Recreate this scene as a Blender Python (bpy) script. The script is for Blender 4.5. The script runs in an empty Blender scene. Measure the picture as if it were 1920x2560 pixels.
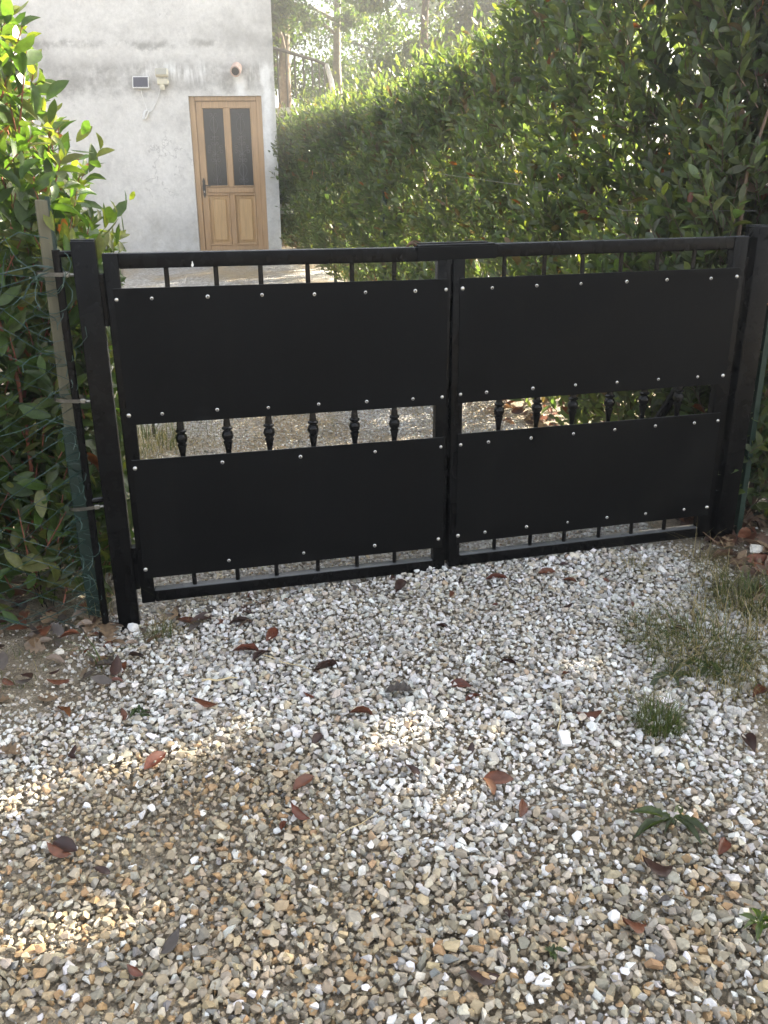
import bpy, bmesh, math, random
import numpy as np
from mathutils import Vector, Matrix

# ------------------------------------------------------------------ camera, sky, sun, exposure
sc = bpy.context.scene
COL = sc.collection
PITCH, ROLL = math.radians(20.637), math.radians(-0.2813)
CAM_H = 1.58
cp, sp, cr, sr = math.cos(PITCH), math.sin(PITCH), math.cos(ROLL), math.sin(ROLL)
cam_data = bpy.data.cameras.new('camera')
cam = bpy.data.objects.new('camera', cam_data)
COL.objects.link(cam)
cam_data.sensor_fit = 'HORIZONTAL'
cam_data.sensor_width = 36.0
cam_data.lens = 36.0 * 2128.0 / 1920.0
cam_data.clip_start, cam_data.clip_end = 0.05, 1000
mx = Matrix(((cr, -sr, 0, 0), (sr * sp, cr * sp, -cp, 0), (sr * cp, cr * cp, sp, CAM_H), (0, 0, 0, 1)))
cam.matrix_world = mx
sc.camera = cam

SUN_AZ, SUN_EL = math.radians(60), math.radians(30)
SUN = Vector((math.sin(SUN_AZ) * math.cos(SUN_EL), math.cos(SUN_AZ) * math.cos(SUN_EL), math.sin(SUN_EL)))
world = bpy.data.worlds.new('World')
sc.world = world
world.use_nodes = True
wn = world.node_tree
sky = wn.nodes.new('ShaderNodeTexSky')
sky.sky_type = 'NISHITA'
sky.sun_disc = False
sky.sun_elevation = SUN_EL
sky.sun_rotation = SUN_AZ
sky.air_density, sky.dust_density, sky.ozone_density = 1.0, 2.2, 1.0
bg = wn.nodes['Background']
bg.inputs['Strength'].default_value = 0.07
hazy = wn.nodes.new('ShaderNodeHueSaturation')          # a pale hazy sky
hazy.inputs['Saturation'].default_value = 0.40
wn.links.new(sky.outputs['Color'], hazy.inputs['Color'])
wn.links.new(hazy.outputs['Color'], bg.inputs['Color'])
sun_data = bpy.data.lights.new('sun', 'SUN')
sun = bpy.data.objects.new('sun', sun_data)
COL.objects.link(sun)
sun_data.energy = 4.3
sun_data.angle = math.radians(0.53)
sun_data.color = (1.0, 0.90, 0.74)
sun.rotation_euler = SUN.to_track_quat('Z', 'Y').to_euler()
vs = sc.view_settings
vs.view_transform, vs.look, vs.gamma, vs.use_curve_mapping = 'Standard', 'None', 1.0, False
vs.exposure = 3.5
sc.cycles.max_bounces = 10
sc.cycles.transmission_bounces = 6
sc.cycles.diffuse_bounces = 6
sc.cycles.use_denoising = True

rng = np.random.default_rng(11)
random.seed(11)

# ------------------------------------------------------------------ frame of the place
PSI = math.radians(14.269)          # the gate's line
D0 = 3.2
CS, SN = math.cos(PSI), math.sin(PSI)

def W(u, d, z=0.0):                 # along the gate, behind the gate, up
    return Vector((u * CS - d * SN, D0 + u * SN + d * CS, z))

def UD(x, y):
    return x * CS + (y - D0) * SN, -x * SN + (y - D0) * CS

def gz(x, y):                       # height of the ground
    u, d = UD(x, y)
    t = np.clip((u + 1.1) / 1.3, 0, 1)
    z = 0.08 * t * t * (3 - 2 * t)
    return z * np.clip(1 + d / 2.5, 0.35, 1) + 0.068 * np.clip(d, 0, 14)

# ------------------------------------------------------------------ helpers
def tag(o, label=None, cat=None, group=None, kind=None):
    if label: o['label'] = label
    if cat: o['category'] = cat
    if group: o['group'] = group
    if kind: o['kind'] = kind
    return o

def thing(name, label, cat, loc=(0, 0, 0), rot=(0, 0, 0), group=None):
    o = bpy.data.objects.new(name, None)
    COL.objects.link(o)
    o.location = loc
    o.rotation_euler = rot
    o.empty_display_size = 0.1
    return tag(o, label, cat, group)

def link(name, me, mat=None, parent=None, loc=None):
    o = bpy.data.objects.new(name, me)
    COL.objects.link(o)
    if mat is not None and len(me.materials) == 0:
        me.materials.append(mat)
    if parent: o.parent = parent
    if loc is not None: o.location = loc
    return o

def finish(name, bm, mat, parent=None, smooth=None, loc=None):
    bmesh.ops.recalc_face_normals(bm, faces=bm.faces)
    me = bpy.data.meshes.new(name)
    bm.to_mesh(me)
    bm.free()
    if smooth is not None:
        for p in me.polygons: p.use_smooth = True
        if smooth < 180:
            try: me.set_sharp_from_angle(angle=math.radians(smooth))
            except Exception: pass
    return link(name, me, mat, parent, loc)

def add_box(bm, x0, x1, y0, y1, z0, z1, bevel=0.0, seg=1):
    r = bmesh.ops.create_cube(bm, size=1.0, matrix=Matrix.Translation(((x0 + x1) / 2, (y0 + y1) / 2, (z0 + z1) / 2)) @ Matrix.Diagonal((x1 - x0, y1 - y0, z1 - z0, 1)))
    if bevel:
        es = list({e for v in r['verts'] for e in v.link_edges})
        bmesh.ops.bevel(bm, geom=es, offset=bevel, segments=seg, affect='EDGES', profile=0.5)

def box(name, parent, mat, x0, x1, y0, y1, z0, z1, bevel=0.0, seg=1):
    bm = bmesh.new()
    add_box(bm, x0, x1, y0, y1, z0, z1, bevel, seg)
    return finish(name, bm, mat, parent, smooth=50 if seg > 1 else None)

def add_tube(bm, path, r, n=6, closed=False):
    pts = [Vector(p) for p in path]
    rs = r if hasattr(r, '__len__') else [r] * len(pts)
    rings, up = [], None
    for i, p in enumerate(pts):
        if closed: d = pts[(i + 1) % len(pts)] - pts[i - 1]
        else: d = pts[min(i + 1, len(pts) - 1)] - pts[max(i - 1, 0)]
        if d.length < 1e-9: d = Vector((0, 0, 1))
        d.normalize()
        if up is None: up = Vector((0, 0, 1)) if abs(d.z) < 0.9 else Vector((1, 0, 0))
        a = d.cross(up)
        if a.length < 1e-4: a = d.cross(Vector((0.3, 1, 0.2)))
        a.normalize()
        b = a.cross(d)
        up = b if b.length > 0.5 else up
        rings.append([bm.verts.new(p + rs[i] * (math.cos(2 * math.pi * k / n) * a + math.sin(2 * math.pi * k / n) * b)) for k in range(n)])
    m = len(rings)
    for i in range(m if closed else m - 1):
        A, B = rings[i], rings[(i + 1) % m]
        for k in range(n):
            bm.faces.new((A[k], A[(k + 1) % n], B[(k + 1) % n], B[k]))
    if not closed and n > 2:
        bm.faces.new(rings[0][::-1])
        bm.faces.new(rings[-1])

def tube(name, parent, mat, path, r, n=6, closed=False):
    bm = bmesh.new()
    add_tube(bm, path, r, n, closed)
    return finish(name, bm, mat, parent, smooth=50)

def add_lathe(bm, prof, n=12, at=(0, 0, 0), M=None):
    rings = []
    at = Vector(at)
    for (r, z) in prof:
        ring = []
        for k in range(n):
            v = Vector((r * math.cos(2 * math.pi * k / n), r * math.sin(2 * math.pi * k / n), z))
            if M is not None: v = M @ v
            ring.append(bm.verts.new(v + at))
        rings.append(ring)
    for A, B in zip(rings, rings[1:]):
        for k in range(n):
            bm.faces.new((A[k], A[(k + 1) % n], B[(k + 1) % n], B[k]))
    bm.faces.new(rings[0][::-1])
    bm.faces.new(rings[-1])

def np_mesh(name, verts, faces, tint=None, smooth=False):
    """verts (N,3), faces a list of (M,k) index arrays, tint (N,3) colour per vertex"""
    me = bpy.data.meshes.new(name)
    verts = np.asarray(verts, np.float32)
    loops = np.concatenate([f.ravel() for f in faces]).astype(np.int32)
    sizes = np.concatenate([np.full(len(f), f.shape[1], np.int32) for f in faces])
    starts = np.concatenate([[0], np.cumsum(sizes)[:-1]]).astype(np.int32)
    me.vertices.add(len(verts))
    me.vertices.foreach_set('co', verts.ravel())
    me.loops.add(len(loops))
    me.loops.foreach_set('vertex_index', loops)
    me.polygons.add(len(sizes))
    me.polygons.foreach_set('loop_start', starts)
    me.polygons.foreach_set('loop_total', sizes)
    me.polygons.foreach_set('use_smooth', np.full(len(sizes), smooth, bool))
    if tint is not None:
        at = me.attributes.new('tint', 'FLOAT_COLOR', 'POINT')
        c = np.ones((len(verts), 4), np.float32)
        c[:, :3] = tint
        at.data.foreach_set('color', c.ravel())
    me.update(calc_edges=True)
    return me

# ------------------------------------------------------------------ materials
def mat_new(name):
    m = bpy.data.materials.new(name)
    m.use_nodes = True
    nt = m.node_tree
    return m, nt, nt.nodes['Principled BSDF']

def N(nt, typ, **kw):
    n = nt.nodes.new(typ)
    for k, v in kw.items():
        if k in n.inputs: n.inputs[k].default_value = v
        else: setattr(n, k, v)
    return n

def noise(nt, scale, detail=4, rough=0.55, vec=None):
    n = N(nt, 'ShaderNodeTexNoise')
    n.inputs['Scale'].default_value = scale
    n.inputs['Detail'].default_value = detail
    n.inputs['Roughness'].default_value = rough
    if vec is not None: nt.links.new(vec, n.inputs['Vector'])
    return n

def ramp(nt, fac, stops):
    n = nt.nodes.new('ShaderNodeValToRGB')
    e = n.color_ramp.elements
    while len(e) < len(stops): e.new(0.5)
    for i, (p, c) in enumerate(stops):
        e[i].position = p
        e[i].color = (c, c, c, 1) if not hasattr(c, '__len__') else (*c, 1)
    nt.links.new(fac, n.inputs['Fac'])
    return n.outputs['Color']

def mixc(nt, fac, a, b, blend='MIX'):
    n = nt.nodes.new('ShaderNodeMix')
    n.data_type = 'RGBA'
    n.blend_type = blend
    for i, s in ((0, fac), (6, a), (7, b)):
        if hasattr(s, 'is_linked') or hasattr(s, 'links'): nt.links.new(s, n.inputs[i])
        elif hasattr(s, '__len__'): n.inputs[i].default_value = (*s, 1)
        else: n.inputs[i].default_value = s if i == 0 else (s, s, s, 1)
    return n.outputs[2]

def math_(nt, op, a, b=0.0, clamp=False):
    n = nt.nodes.new('ShaderNodeMath')
    n.operation = op
    n.use_clamp = clamp
    for i, s in ((0, a), (1, b)):
        if hasattr(s, 'links'): nt.links.new(s, n.inputs[i])
        else: n.inputs[i].default_value = s
    return n.outputs[0]

def bump(nt, bs, height, strength=0.3, dist=0.01):
    b = N(nt, 'ShaderNodeBump')
    b.inputs['Strength'].default_value = strength
    b.inputs['Distance'].default_value = dist
    nt.links.new(height, b.inputs['Height'])
    nt.links.new(b.outputs['Normal'], bs.inputs['Normal'])

def pos(nt):
    return N(nt, 'ShaderNodeNewGeometry').outputs['Position']

def objco(nt):
    return N(nt, 'ShaderNodeTexCoord').outputs['Object']

def simple(name, col, rough=0.6, metal=0.0, var=0.15, scale=20, bmp=0.0, spec=0.5):
    m, nt, b = mat_new(name)
    n = noise(nt, scale, 5, 0.6, objco(nt))
    lo = tuple(c * (1 - var) for c in col)
    hi = tuple(min(1, c * (1 + var)) for c in col)
    nt.links.new(ramp(nt, n.outputs['Fac'], [(0.3, lo), (0.7, hi)]), b.inputs['Base Color'])
    b.inputs['Roughness'].default_value = rough
    b.inputs['Metallic'].default_value = metal
    b.inputs['Specular IOR Level'].default_value = spec
    if bmp: bump(nt, b, n.outputs['Fac'], bmp, 0.005)
    return m

def leaf_mat(name, trans=0.54, rough=0.36, spec=0.55, tcol=(1.25, 1.45, 0.42)):
    m, nt, b = mat_new(name)
    at = N(nt, 'ShaderNodeAttribute', attribute_name='tint')
    nz = noise(nt, 60, 3, 0.5, pos(nt))
    colr = mixc(nt, 1.0, at.outputs['Color'], ramp(nt, nz.outputs['Fac'], [(0.25, 0.72), (0.75, 1.2)]), 'MULTIPLY')
    nt.links.new(colr, b.inputs['Base Color'])
    b.inputs['Roughness'].default_value = rough
    b.inputs['Specular IOR Level'].default_value = spec
    tr = N(nt, 'ShaderNodeBsdfTranslucent')
    nt.links.new(mixc(nt, 1.0, colr, tcol, 'MULTIPLY'), tr.inputs['Color'])
    mx_ = N(nt, 'ShaderNodeMixShader')
    mx_.inputs[0].default_value = trans
    nt.links.new(b.outputs[0], mx_.inputs[1])
    nt.links.new(tr.outputs[0], mx_.inputs[2])
    nt.links.new(mx_.outputs[0], nt.nodes['Material Output'].inputs['Surface'])
    return m

M = {}
def paint(name, col, rough, spec, bmp, sky_sheen=1.0):
    m, nt, b = mat_new(name)
    co = objco(nt)
    n1 = noise(nt, 5, 5, 0.6, co)
    n2 = noise(nt, 260, 2, 0.5, co)
    n3 = noise(nt, 38, 3, 0.7, co)
    dust = ramp(nt, n3.outputs['Fac'], [(0.62, 0.0), (0.78, 0.22)])
    c = ramp(nt, n1.outputs['Fac'], [(0.3, tuple(x * 0.75 for x in col)), (0.7, tuple(x * 1.3 for x in col))])
    nt.links.new(mixc(nt, dust, c, (0.045, 0.042, 0.036)), b.inputs['Base Color'])
    nt.links.new(ramp(nt, n1.outputs['Fac'], [(0.3, rough - 0.07), (0.7, rough + 0.1)]), b.inputs['Roughness'])
    b.inputs['Specular IOR Level'].default_value = spec
    sk = ramp(nt, noise(nt, 95, 4, 0.7, co).outputs['Fac'], [(0.735, 0.0), (0.77, 0.5)])
    mp = N(nt, 'ShaderNodeMapping')
    nt.links.new(co, mp.inputs['Vector'])
    mp.inputs['Scale'].default_value = (21, 21, 1.1)
    streak = ramp(nt, noise(nt, 1.0, 5, 0.6, mp.outputs['Vector']).outputs['Fac'], [(0.5, 0.0), (0.8, 0.25)])
    c = mixc(nt, streak, c, (0.011, 0.0105, 0.0095))
    c = mixc(nt, sk, mixc(nt, dust, c, (0.030, 0.028, 0.024)), (0.16, 0.15, 0.13))
    sn = N(nt, 'ShaderNodeSeparateXYZ')                  # sky reflection painted as pale grey on whatever faces up
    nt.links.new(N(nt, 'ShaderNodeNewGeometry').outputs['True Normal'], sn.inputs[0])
    lying = math_(nt, 'MULTIPLY', math_(nt, 'DIVIDE', math_(nt, 'SUBTRACT', sn.outputs['Z'], 0.45), 0.35, True), ramp(nt, n1.outputs['Fac'], [(0.25, 0.55 * sky_sheen), (0.7, 0.9 * sky_sheen)]))
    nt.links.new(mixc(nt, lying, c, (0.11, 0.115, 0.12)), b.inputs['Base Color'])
    hb = math_(nt, 'ADD', math_(nt, 'MULTIPLY', n2.outputs['Fac'], 0.04), math_(nt, 'MULTIPLY', noise(nt, 2.4, 2, 0.4, co).outputs['Fac'], 6.0))
    bump(nt, b, hb, bmp * 4, 0.004)
    return m
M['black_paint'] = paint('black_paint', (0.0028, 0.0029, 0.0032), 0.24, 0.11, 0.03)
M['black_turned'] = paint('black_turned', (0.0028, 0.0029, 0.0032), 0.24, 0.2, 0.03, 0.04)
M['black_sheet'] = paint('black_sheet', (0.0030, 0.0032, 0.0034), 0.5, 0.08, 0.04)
M['steel'] = simple('steel', (0.55, 0.54, 0.52), 0.3, 1.0, 0.15, 60)
M['clamp_steel'] = simple('clamp_steel', (0.25, 0.245, 0.225), 0.42, 1.0, 0.25, 60)
M['dark_hole'] = simple('dark_hole', (0.01, 0.01, 0.01), 0.8)
M['rust'] = simple('rust', (0.10, 0.06, 0.035), 0.75, 0.3, 0.4, 80)
M['white_mark'] = simple('white_mark', (0.75, 0.75, 0.72), 0.8)
M['white_plastic'] = simple('white_plastic', (0.78, 0.78, 0.76), 0.4, 0, 0.04)
M['cream_plastic'] = simple('cream_plastic', (0.68, 0.64, 0.50), 0.45, 0, 0.06)
M['lamp_glass'] = simple('lamp_glass', (0.40, 0.39, 0.33), 0.25, 0, 0.05)
M['solar_cell'] = simple('solar_cell', (0.022, 0.026, 0.055), 0.35, 0, 0.1)
M['green_metal'] = simple('green_metal', (0.006, 0.024, 0.017), 0.5, 0, 0.35, 30)
M['green_wire'] = simple('green_wire', (0.028, 0.062, 0.052), 0.42, 0, 0.25, 40)
M['grey_wire'] = simple('grey_wire', (0.25, 0.25, 0.24), 0.4, 0.7)
M['iron'] = simple('iron', (0.11, 0.115, 0.12), 0.5, 0.3, 0.2)
M['black_iron'] = simple('black_iron', (0.012, 0.012, 0.012), 0.45)
M['rail_metal'] = simple('rail_metal', (0.075, 0.068, 0.058), 0.5, 0.3, 0.3, 14)
M['rail_pale'] = simple('rail_pale', (0.42, 0.41, 0.38), 0.4, 0.5, 0.2, 14)
M['terracotta'] = simple('terracotta', (0.56, 0.41, 0.34), 0.8, 0, 0.2, 30)
M['roof_tile'] = simple('roof_tile', (0.32, 0.16, 0.10), 0.85, 0, 0.3, 8)
M['concrete'] = simple('concrete', (0.46, 0.44, 0.39), 0.9, 0, 0.2, 9, 0.2)
M['stone_pale'] = simple('stone_pale', (0.60, 0.57, 0.50), 0.85, 0, 0.22, 45, 0.4)
M['stone_warm'] = simple('stone_warm', (0.47, 0.38, 0.26), 0.85, 0, 0.25, 45, 0.4)
M['stone_white'] = simple('stone_white', (0.74, 0.73, 0.71), 0.8, 0, 0.12, 45, 0.4)
M['leaf'] = leaf_mat('leaf')
M['tree_leaf'] = leaf_mat('tree_leaf', 0.40, 0.5, 0.3, (1.4, 1.6, 0.4))
M['dry_leaf'] = leaf_mat('dry_leaf', 0.18, 0.42, 0.45, (1.4, 0.9, 0.5))
M['grass'] = leaf_mat('grass', 0.4, 0.55, 0.3, (1.2, 1.3, 0.5))
M['bark'] = simple('bark', (0.16, 0.125, 0.09), 0.9, 0, 0.45, 18, 0.6)
M['pale_bark'] = simple('pale_bark', (0.26, 0.23, 0.19), 0.9, 0, 0.4, 14, 0.5)
M['red_stem'] = simple('red_stem', (0.26, 0.085, 0.05), 0.55, 0, 0.3, 30)
M['brown_stem'] = simple('brown_stem', (0.13, 0.085, 0.055), 0.7, 0, 0.3, 30)
M['straw'] = simple('straw', (0.52, 0.42, 0.24), 0.7, 0, 0.2, 30)

def wood_mat(name, c0, c1, c2):
    m, nt, b = mat_new(name)
    co = objco(nt)
    mp = N(nt, 'ShaderNodeMapping')
    nt.links.new(co, mp.inputs['Vector'])
    mp.inputs['Scale'].default_value = (34, 34, 2.2)
    n1 = noise(nt, 1.6, 6, 0.6, mp.outputs['Vector'])
    n2 = noise(nt, 2.3, 4, 0.6, co)
    c = ramp(nt, n1.outputs['Fac'], [(0.25, c0), (0.55, c1), (0.8, c2)])
    wear = ramp(nt, n2.outputs['Fac'], [(0.45, 0.0), (0.75, 0.55)])
    nt.links.new(mixc(nt, wear, c, tuple(x * 0.66 for x in c1)), b.inputs['Base Color'])
    b.inputs['Roughness'].default_value = 0.55
    bump(nt, b, n1.outputs['Fac'], 0.15, 0.004)
    return m
M['door_wood'] = wood_mat('door_wood', (0.35, 0.215, 0.11), (0.48, 0.31, 0.165), (0.56, 0.385, 0.225))
M['panel_wood'] = wood_mat('panel_wood', (0.42, 0.265, 0.12), (0.56, 0.37, 0.18), (0.60, 0.41, 0.22))
M['stake_wood'] = wood_mat('stake_wood', (0.075, 0.07, 0.042), (0.12, 0.112, 0.068), (0.165, 0.155, 0.10))

m, nt, b = mat_new('dark_glass')
b.inputs['Base Color'].default_value = (0.010, 0.014, 0.019, 1)
b.inputs['Roughness'].default_value = 0.22
b.inputs['Specular IOR Level'].default_value = 0.5
M['dark_glass'] = m

# stained render of the house
m, nt, b = mat_new('wall_render')
P = pos(nt)
sx = N(nt, 'ShaderNodeSeparateXYZ')
nt.links.new(P, sx.inputs[0])
X_, Z_ = sx.outputs['X'], sx.outputs['Z']
big = noise(nt, 1.1, 11, 0.68, P)
mid = noise(nt, 5.5, 11, 0.72, P)
fine = noise(nt, 46, 5, 0.65, P)
col = ramp(nt, big.outputs['Fac'], [(0.30, (0.52, 0.51, 0.49)), (0.5, (0.71, 0.70, 0.675)), (0.72, (0.79, 0.78, 0.755))])
col = mixc(nt, ramp(nt, mid.outputs['Fac'], [(0.52, 0.0), (0.66, 0.30)]), col, (0.36, 0.355, 0.35))
def band(src, c, w0, w1):           # 1 inside |src-c|<w0, 0 beyond w1
    d = math_(nt, 'ABSOLUTE', math_(nt, 'SUBTRACT', src, c))
    return math_(nt, 'DIVIDE', math_(nt, 'SUBTRACT', w1, d), w1 - w0, True)
zj = math_(nt, 'ADD', Z_, math_(nt, 'MULTIPLY', math_(nt, 'SUBTRACT', mid.outputs['Fac'], 0.5), 0.22))
spots = noise(nt, 3.2, 5, 0.7, P)
dark1 = math_(nt, 'MULTIPLY', band(zj, 3.36, 0.015, 0.07), ramp(nt, spots.outputs['Fac'], [(0.42, 0.0), (0.6, 0.75)]))
col = mixc(nt, dark1, col, (0.22, 0.22, 0.21))
dark2 = math_(nt, 'MULTIPLY', band(zj, 2.98, 0.12, 0.26), ramp(nt, mid.outputs['Fac'], [(0.34, 0.15), (0.6, 0.8)]))
col = mixc(nt, dark2, col, (0.29, 0.285, 0.275))
xr = math_(nt, 'DIVIDE', math_(nt, 'ADD', X_, 3.6), 2.4, True)
dark3 = math_(nt, 'MULTIPLY', math_(nt, 'MULTIPLY', band(zj, 3.5, 0.1, 0.5), xr), ramp(nt, big.outputs['Fac'], [(0.38, 0.7), (0.62, 0.0)]))
col = mixc(nt, dark3, col, (0.36, 0.355, 0.345))
# old mould at the damp left side
lft = math_(nt, 'DIVIDE', math_(nt, 'SUBTRACT', -3.9, X_), 0.8, True)
dark4 = math_(nt, 'MULTIPLY', math_(nt, 'MULTIPLY', band(zj, 3.2, 0.3, 0.7), lft), ramp(nt, spots.outputs['Fac'], [(0.4, 0.1), (0.6, 0.75)]))
col = mixc(nt, dark4, col, (0.30, 0.29, 0.275))
# lime runs under the joint, below the pipe and right of the door
run = N(nt, 'ShaderNodeMapping')
nt.links.new(P, run.inputs['Vector'])
run.inputs['Scale'].default_value = (13, 13, 1.4)
runs = noise(nt, 1.0, 4, 0.6, run.outputs['Vector'])
w1 = math_(nt, 'MULTIPLY', band(zj, 3.03, 0.03, 0.17), ramp(nt, runs.outputs['Fac'], [(0.46, 0.0), (0.62, 0.85)]))
w1 = math_(nt, 'MULTIPLY', w1, math_(nt, 'DIVIDE', math_(nt, 'ADD', X_, 3.5), 0.5, True))
col = mixc(nt, w1, col, (0.84, 0.84, 0.83))
xj = math_(nt, 'ADD', X_, math_(nt, 'MULTIPLY', math_(nt, 'SUBTRACT', spots.outputs['Fac'], 0.5), 0.12))
w2 = math_(nt, 'MULTIPLY', band(xj, -1.84, 0.035, 0.10), band(zj, 2.84, 0.12, 0.2))
w3 = math_(nt, 'MULTIPLY', band(xj, -1.505, 0.03, 0.075), band(zj, 2.5, 0.45, 0.65))
w23 = math_(nt, 'ADD', w2, math_(nt, 'MULTIPLY', w3, 0.9), True)
col = mixc(nt, w23, col, (0.86, 0.86, 0.85))
d5 = math_(nt, 'MULTIPLY', band(zj, 0.9, 0.15, 0.45), ramp(nt, mid.outputs['Fac'], [(0.45, 0.0), (0.65, 0.35)]))
col = mixc(nt, d5, col, (0.40, 0.37, 0.29))
specks = ramp(nt, noise(nt, 30, 6, 0.75, P).outputs['Fac'], [(0.655, 0.0), (0.71, 0.6)])
col = mixc(nt, specks, col, (0.27, 0.26, 0.25))
grain = ramp(nt, noise(nt, 17, 7, 0.72, P).outputs['Fac'], [(0.3, 0.86), (0.7, 1.10)])
col = mixc(nt, 1.0, col, grain, 'MULTIPLY')
pits = N(nt, 'ShaderNodeTexVoronoi')
pits.feature = 'DISTANCE_TO_EDGE'
pits.inputs['Scale'].default_value = 0.9
wv = N(nt, 'ShaderNodeVectorMath')
wv.operation = 'ADD'
nt.links.new(P, wv.inputs[0])
nt.links.new(noise(nt, 2.5, 5, 0.6, P).outputs['Color'], wv.inputs[1])
nt.links.new(wv.outputs[0], pits.inputs['Vector'])
crack = math_(nt, 'MULTIPLY', ramp(nt, pits.outputs['Distance'], [(0.003, 0.55), (0.009, 0.0)]), ramp(nt, big.outputs['Fac'], [(0.5, 0.0), (0.6, 1.0)]))
col = mixc(nt, crack, col, (0.30, 0.29, 0.28))
nt.links.new(col, b.inputs['Base Color'])
b.inputs['Roughness'].default_value = 0.92
b.inputs['Specular IOR Level'].default_value = 0.2
bump(nt, b, math_(nt, 'ADD', math_(nt, 'MULTIPLY', mid.outputs['Fac'], 1.5), math_(nt, 'MULTIPLY', fine.outputs['Fac'], 0.5)), 0.5, 0.012)
M['wall_render'] = m

# soil
m, nt, b = mat_new('soil')
P = pos(nt)
n1 = noise(nt, 2.2, 6, 0.6, P)
n2 = noise(nt, 55, 5, 0.7, P)
vo = N(nt, 'ShaderNodeTexVoronoi')
vo.inputs['Scale'].default_value = 120
nt.links.new(P, vo.inputs['Vector'])
c = ramp(nt, n1.outputs['Fac'], [(0.3, (0.15, 0.115, 0.075)), (0.6, (0.24, 0.20, 0.14)), (0.8, (0.30, 0.26, 0.19))])
c = mixc(nt, ramp(nt, n2.outputs['Fac'], [(0.4, 0.0), (0.7, 0.6)]), c, (0.34, 0.30, 0.23))
sv_ = N(nt, 'ShaderNodeSeparateColor')
nt.links.new(vo.outputs['Color'], sv_.inputs[0])
c = mixc(nt, 0.35, c, ramp(nt, sv_.outputs[0], [(0.0, 0.25), (1.0, 0.8)]), 'SOFT_LIGHT')
nt.links.new(c, b.inputs['Base Color'])
b.inputs['Roughness'].default_value = 0.95
bump(nt, b, math_(nt, 'ADD', n2.outputs['Fac'], vo.outputs['Distance']), 0.7, 0.012)
M['soil'] = m

# far part of the driveway: stones too small to pick apart
m, nt, b = mat_new('fine_gravel')
P = pos(nt)
vo = N(nt, 'ShaderNodeTexVoronoi')
vo.inputs['Scale'].default_value = 46
nt.links.new(P, vo.inputs['Vector'])
sepv = N(nt, 'ShaderNodeSeparateColor')
nt.links.new(vo.outputs['Color'], sepv.inputs[0])
c = ramp(nt, sepv.outputs[0], [(0.0, (0.20, 0.18, 0.145)), (0.35, (0.33, 0.31, 0.275)), (0.75, (0.45, 0.435, 0.41)), (1.0, (0.58, 0.57, 0.55))])
n1 = noise(nt, 1.3, 6, 0.65, P)
n2 = noise(nt, 26, 6, 0.7, P)
c = mixc(nt, ramp(nt, n1.outputs['Fac'], [(0.47, 0.0), (0.62, 0.8)]), c, (0.34, 0.25, 0.13))
c = mixc(nt, ramp(nt, n2.outputs['Fac'], [(0.5, 0.0), (0.7, 0.6)]), c, (0.22, 0.19, 0.14))
nt.links.new(c, b.inputs['Base Color'])
b.inputs['Roughness'].default_value = 0.9
bump(nt, b, math_(nt, 'SUBTRACT', 1.0, vo.outputs['Distance']), 0.9, 0.02)
M['fine_gravel'] = m

m, nt, b = mat_new('pebble')
at = N(nt, 'ShaderNodeAttribute', attribute_name='tint')
n1 = noise(nt, 90, 4, 0.65, pos(nt))
nt.links.new(mixc(nt, 1.0, at.outputs['Color'], ramp(nt, n1.outputs['Fac'], [(0.3, 0.78), (0.7, 1.15)]), 'MULTIPLY'), b.inputs['Base Color'])
b.inputs['Roughness'].default_value = 0.72
b.inputs['Specular IOR Level'].default_value = 0.35
bump(nt, b, noise(nt, 260, 4, 0.6, pos(nt)).outputs['Fac'], 0.35, 0.003)
M['pebble'] = m

# ------------------------------------------------------------------ ground and driveway
def grid_sheet(name, xs, ys, dz, mat):
    xs, ys = np.array(xs), np.array(ys)
    X, Y = np.meshgrid(xs, ys)
    Zg = gz(X, Y) + dz
    V = np.stack([X, Y, Zg], -1).reshape(-1, 3)
    i = np.arange((len(ys) - 1) * len(xs)).reshape(len(ys) - 1, len(xs))[:, :-1].ravel()
    F = np.stack([i, i + 1, i + 1 + len(xs), i + len(xs)], 1)
    return link(name, np_mesh(name, V, [F], smooth=True), mat)
xs = np.concatenate([[-250, -120, -60, -30, -15], np.arange(-8, 8.1, 0.25), [15, 30, 60, 120, 250]])
ys = np.concatenate([[-150, -60, -25, -12, -6], np.arange(-3, 17, 0.25), [22, 30, 60, 120, 300]])
tag(grid_sheet('ground', xs, ys, -0.014, M['soil']), kind='structure')
# driveway sheet behind the gate
us, ds = np.arange(-1.24, 1.46, 0.2), np.concatenate([np.arange(0.06, 9.35, 0.25)])
U_, D_ = np.meshgrid(us, ds)
Xw, Yw = U_ * CS - D_ * SN, D0 + U_ * SN + D_ * CS
V = np.stack([Xw, Yw, gz(Xw, Yw) - 0.008], -1).reshape(-1, 3)
i = np.arange((len(ds) - 1) * len(us)).reshape(len(ds) - 1, len(us))[:, :-1].ravel()
tag(link('driveway', np_mesh('driveway', V, [np.stack([i, i + 1, i + 1 + len(us), i + len(us)], 1)], smooth=True), M['fine_gravel']), kind='structure')

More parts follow.
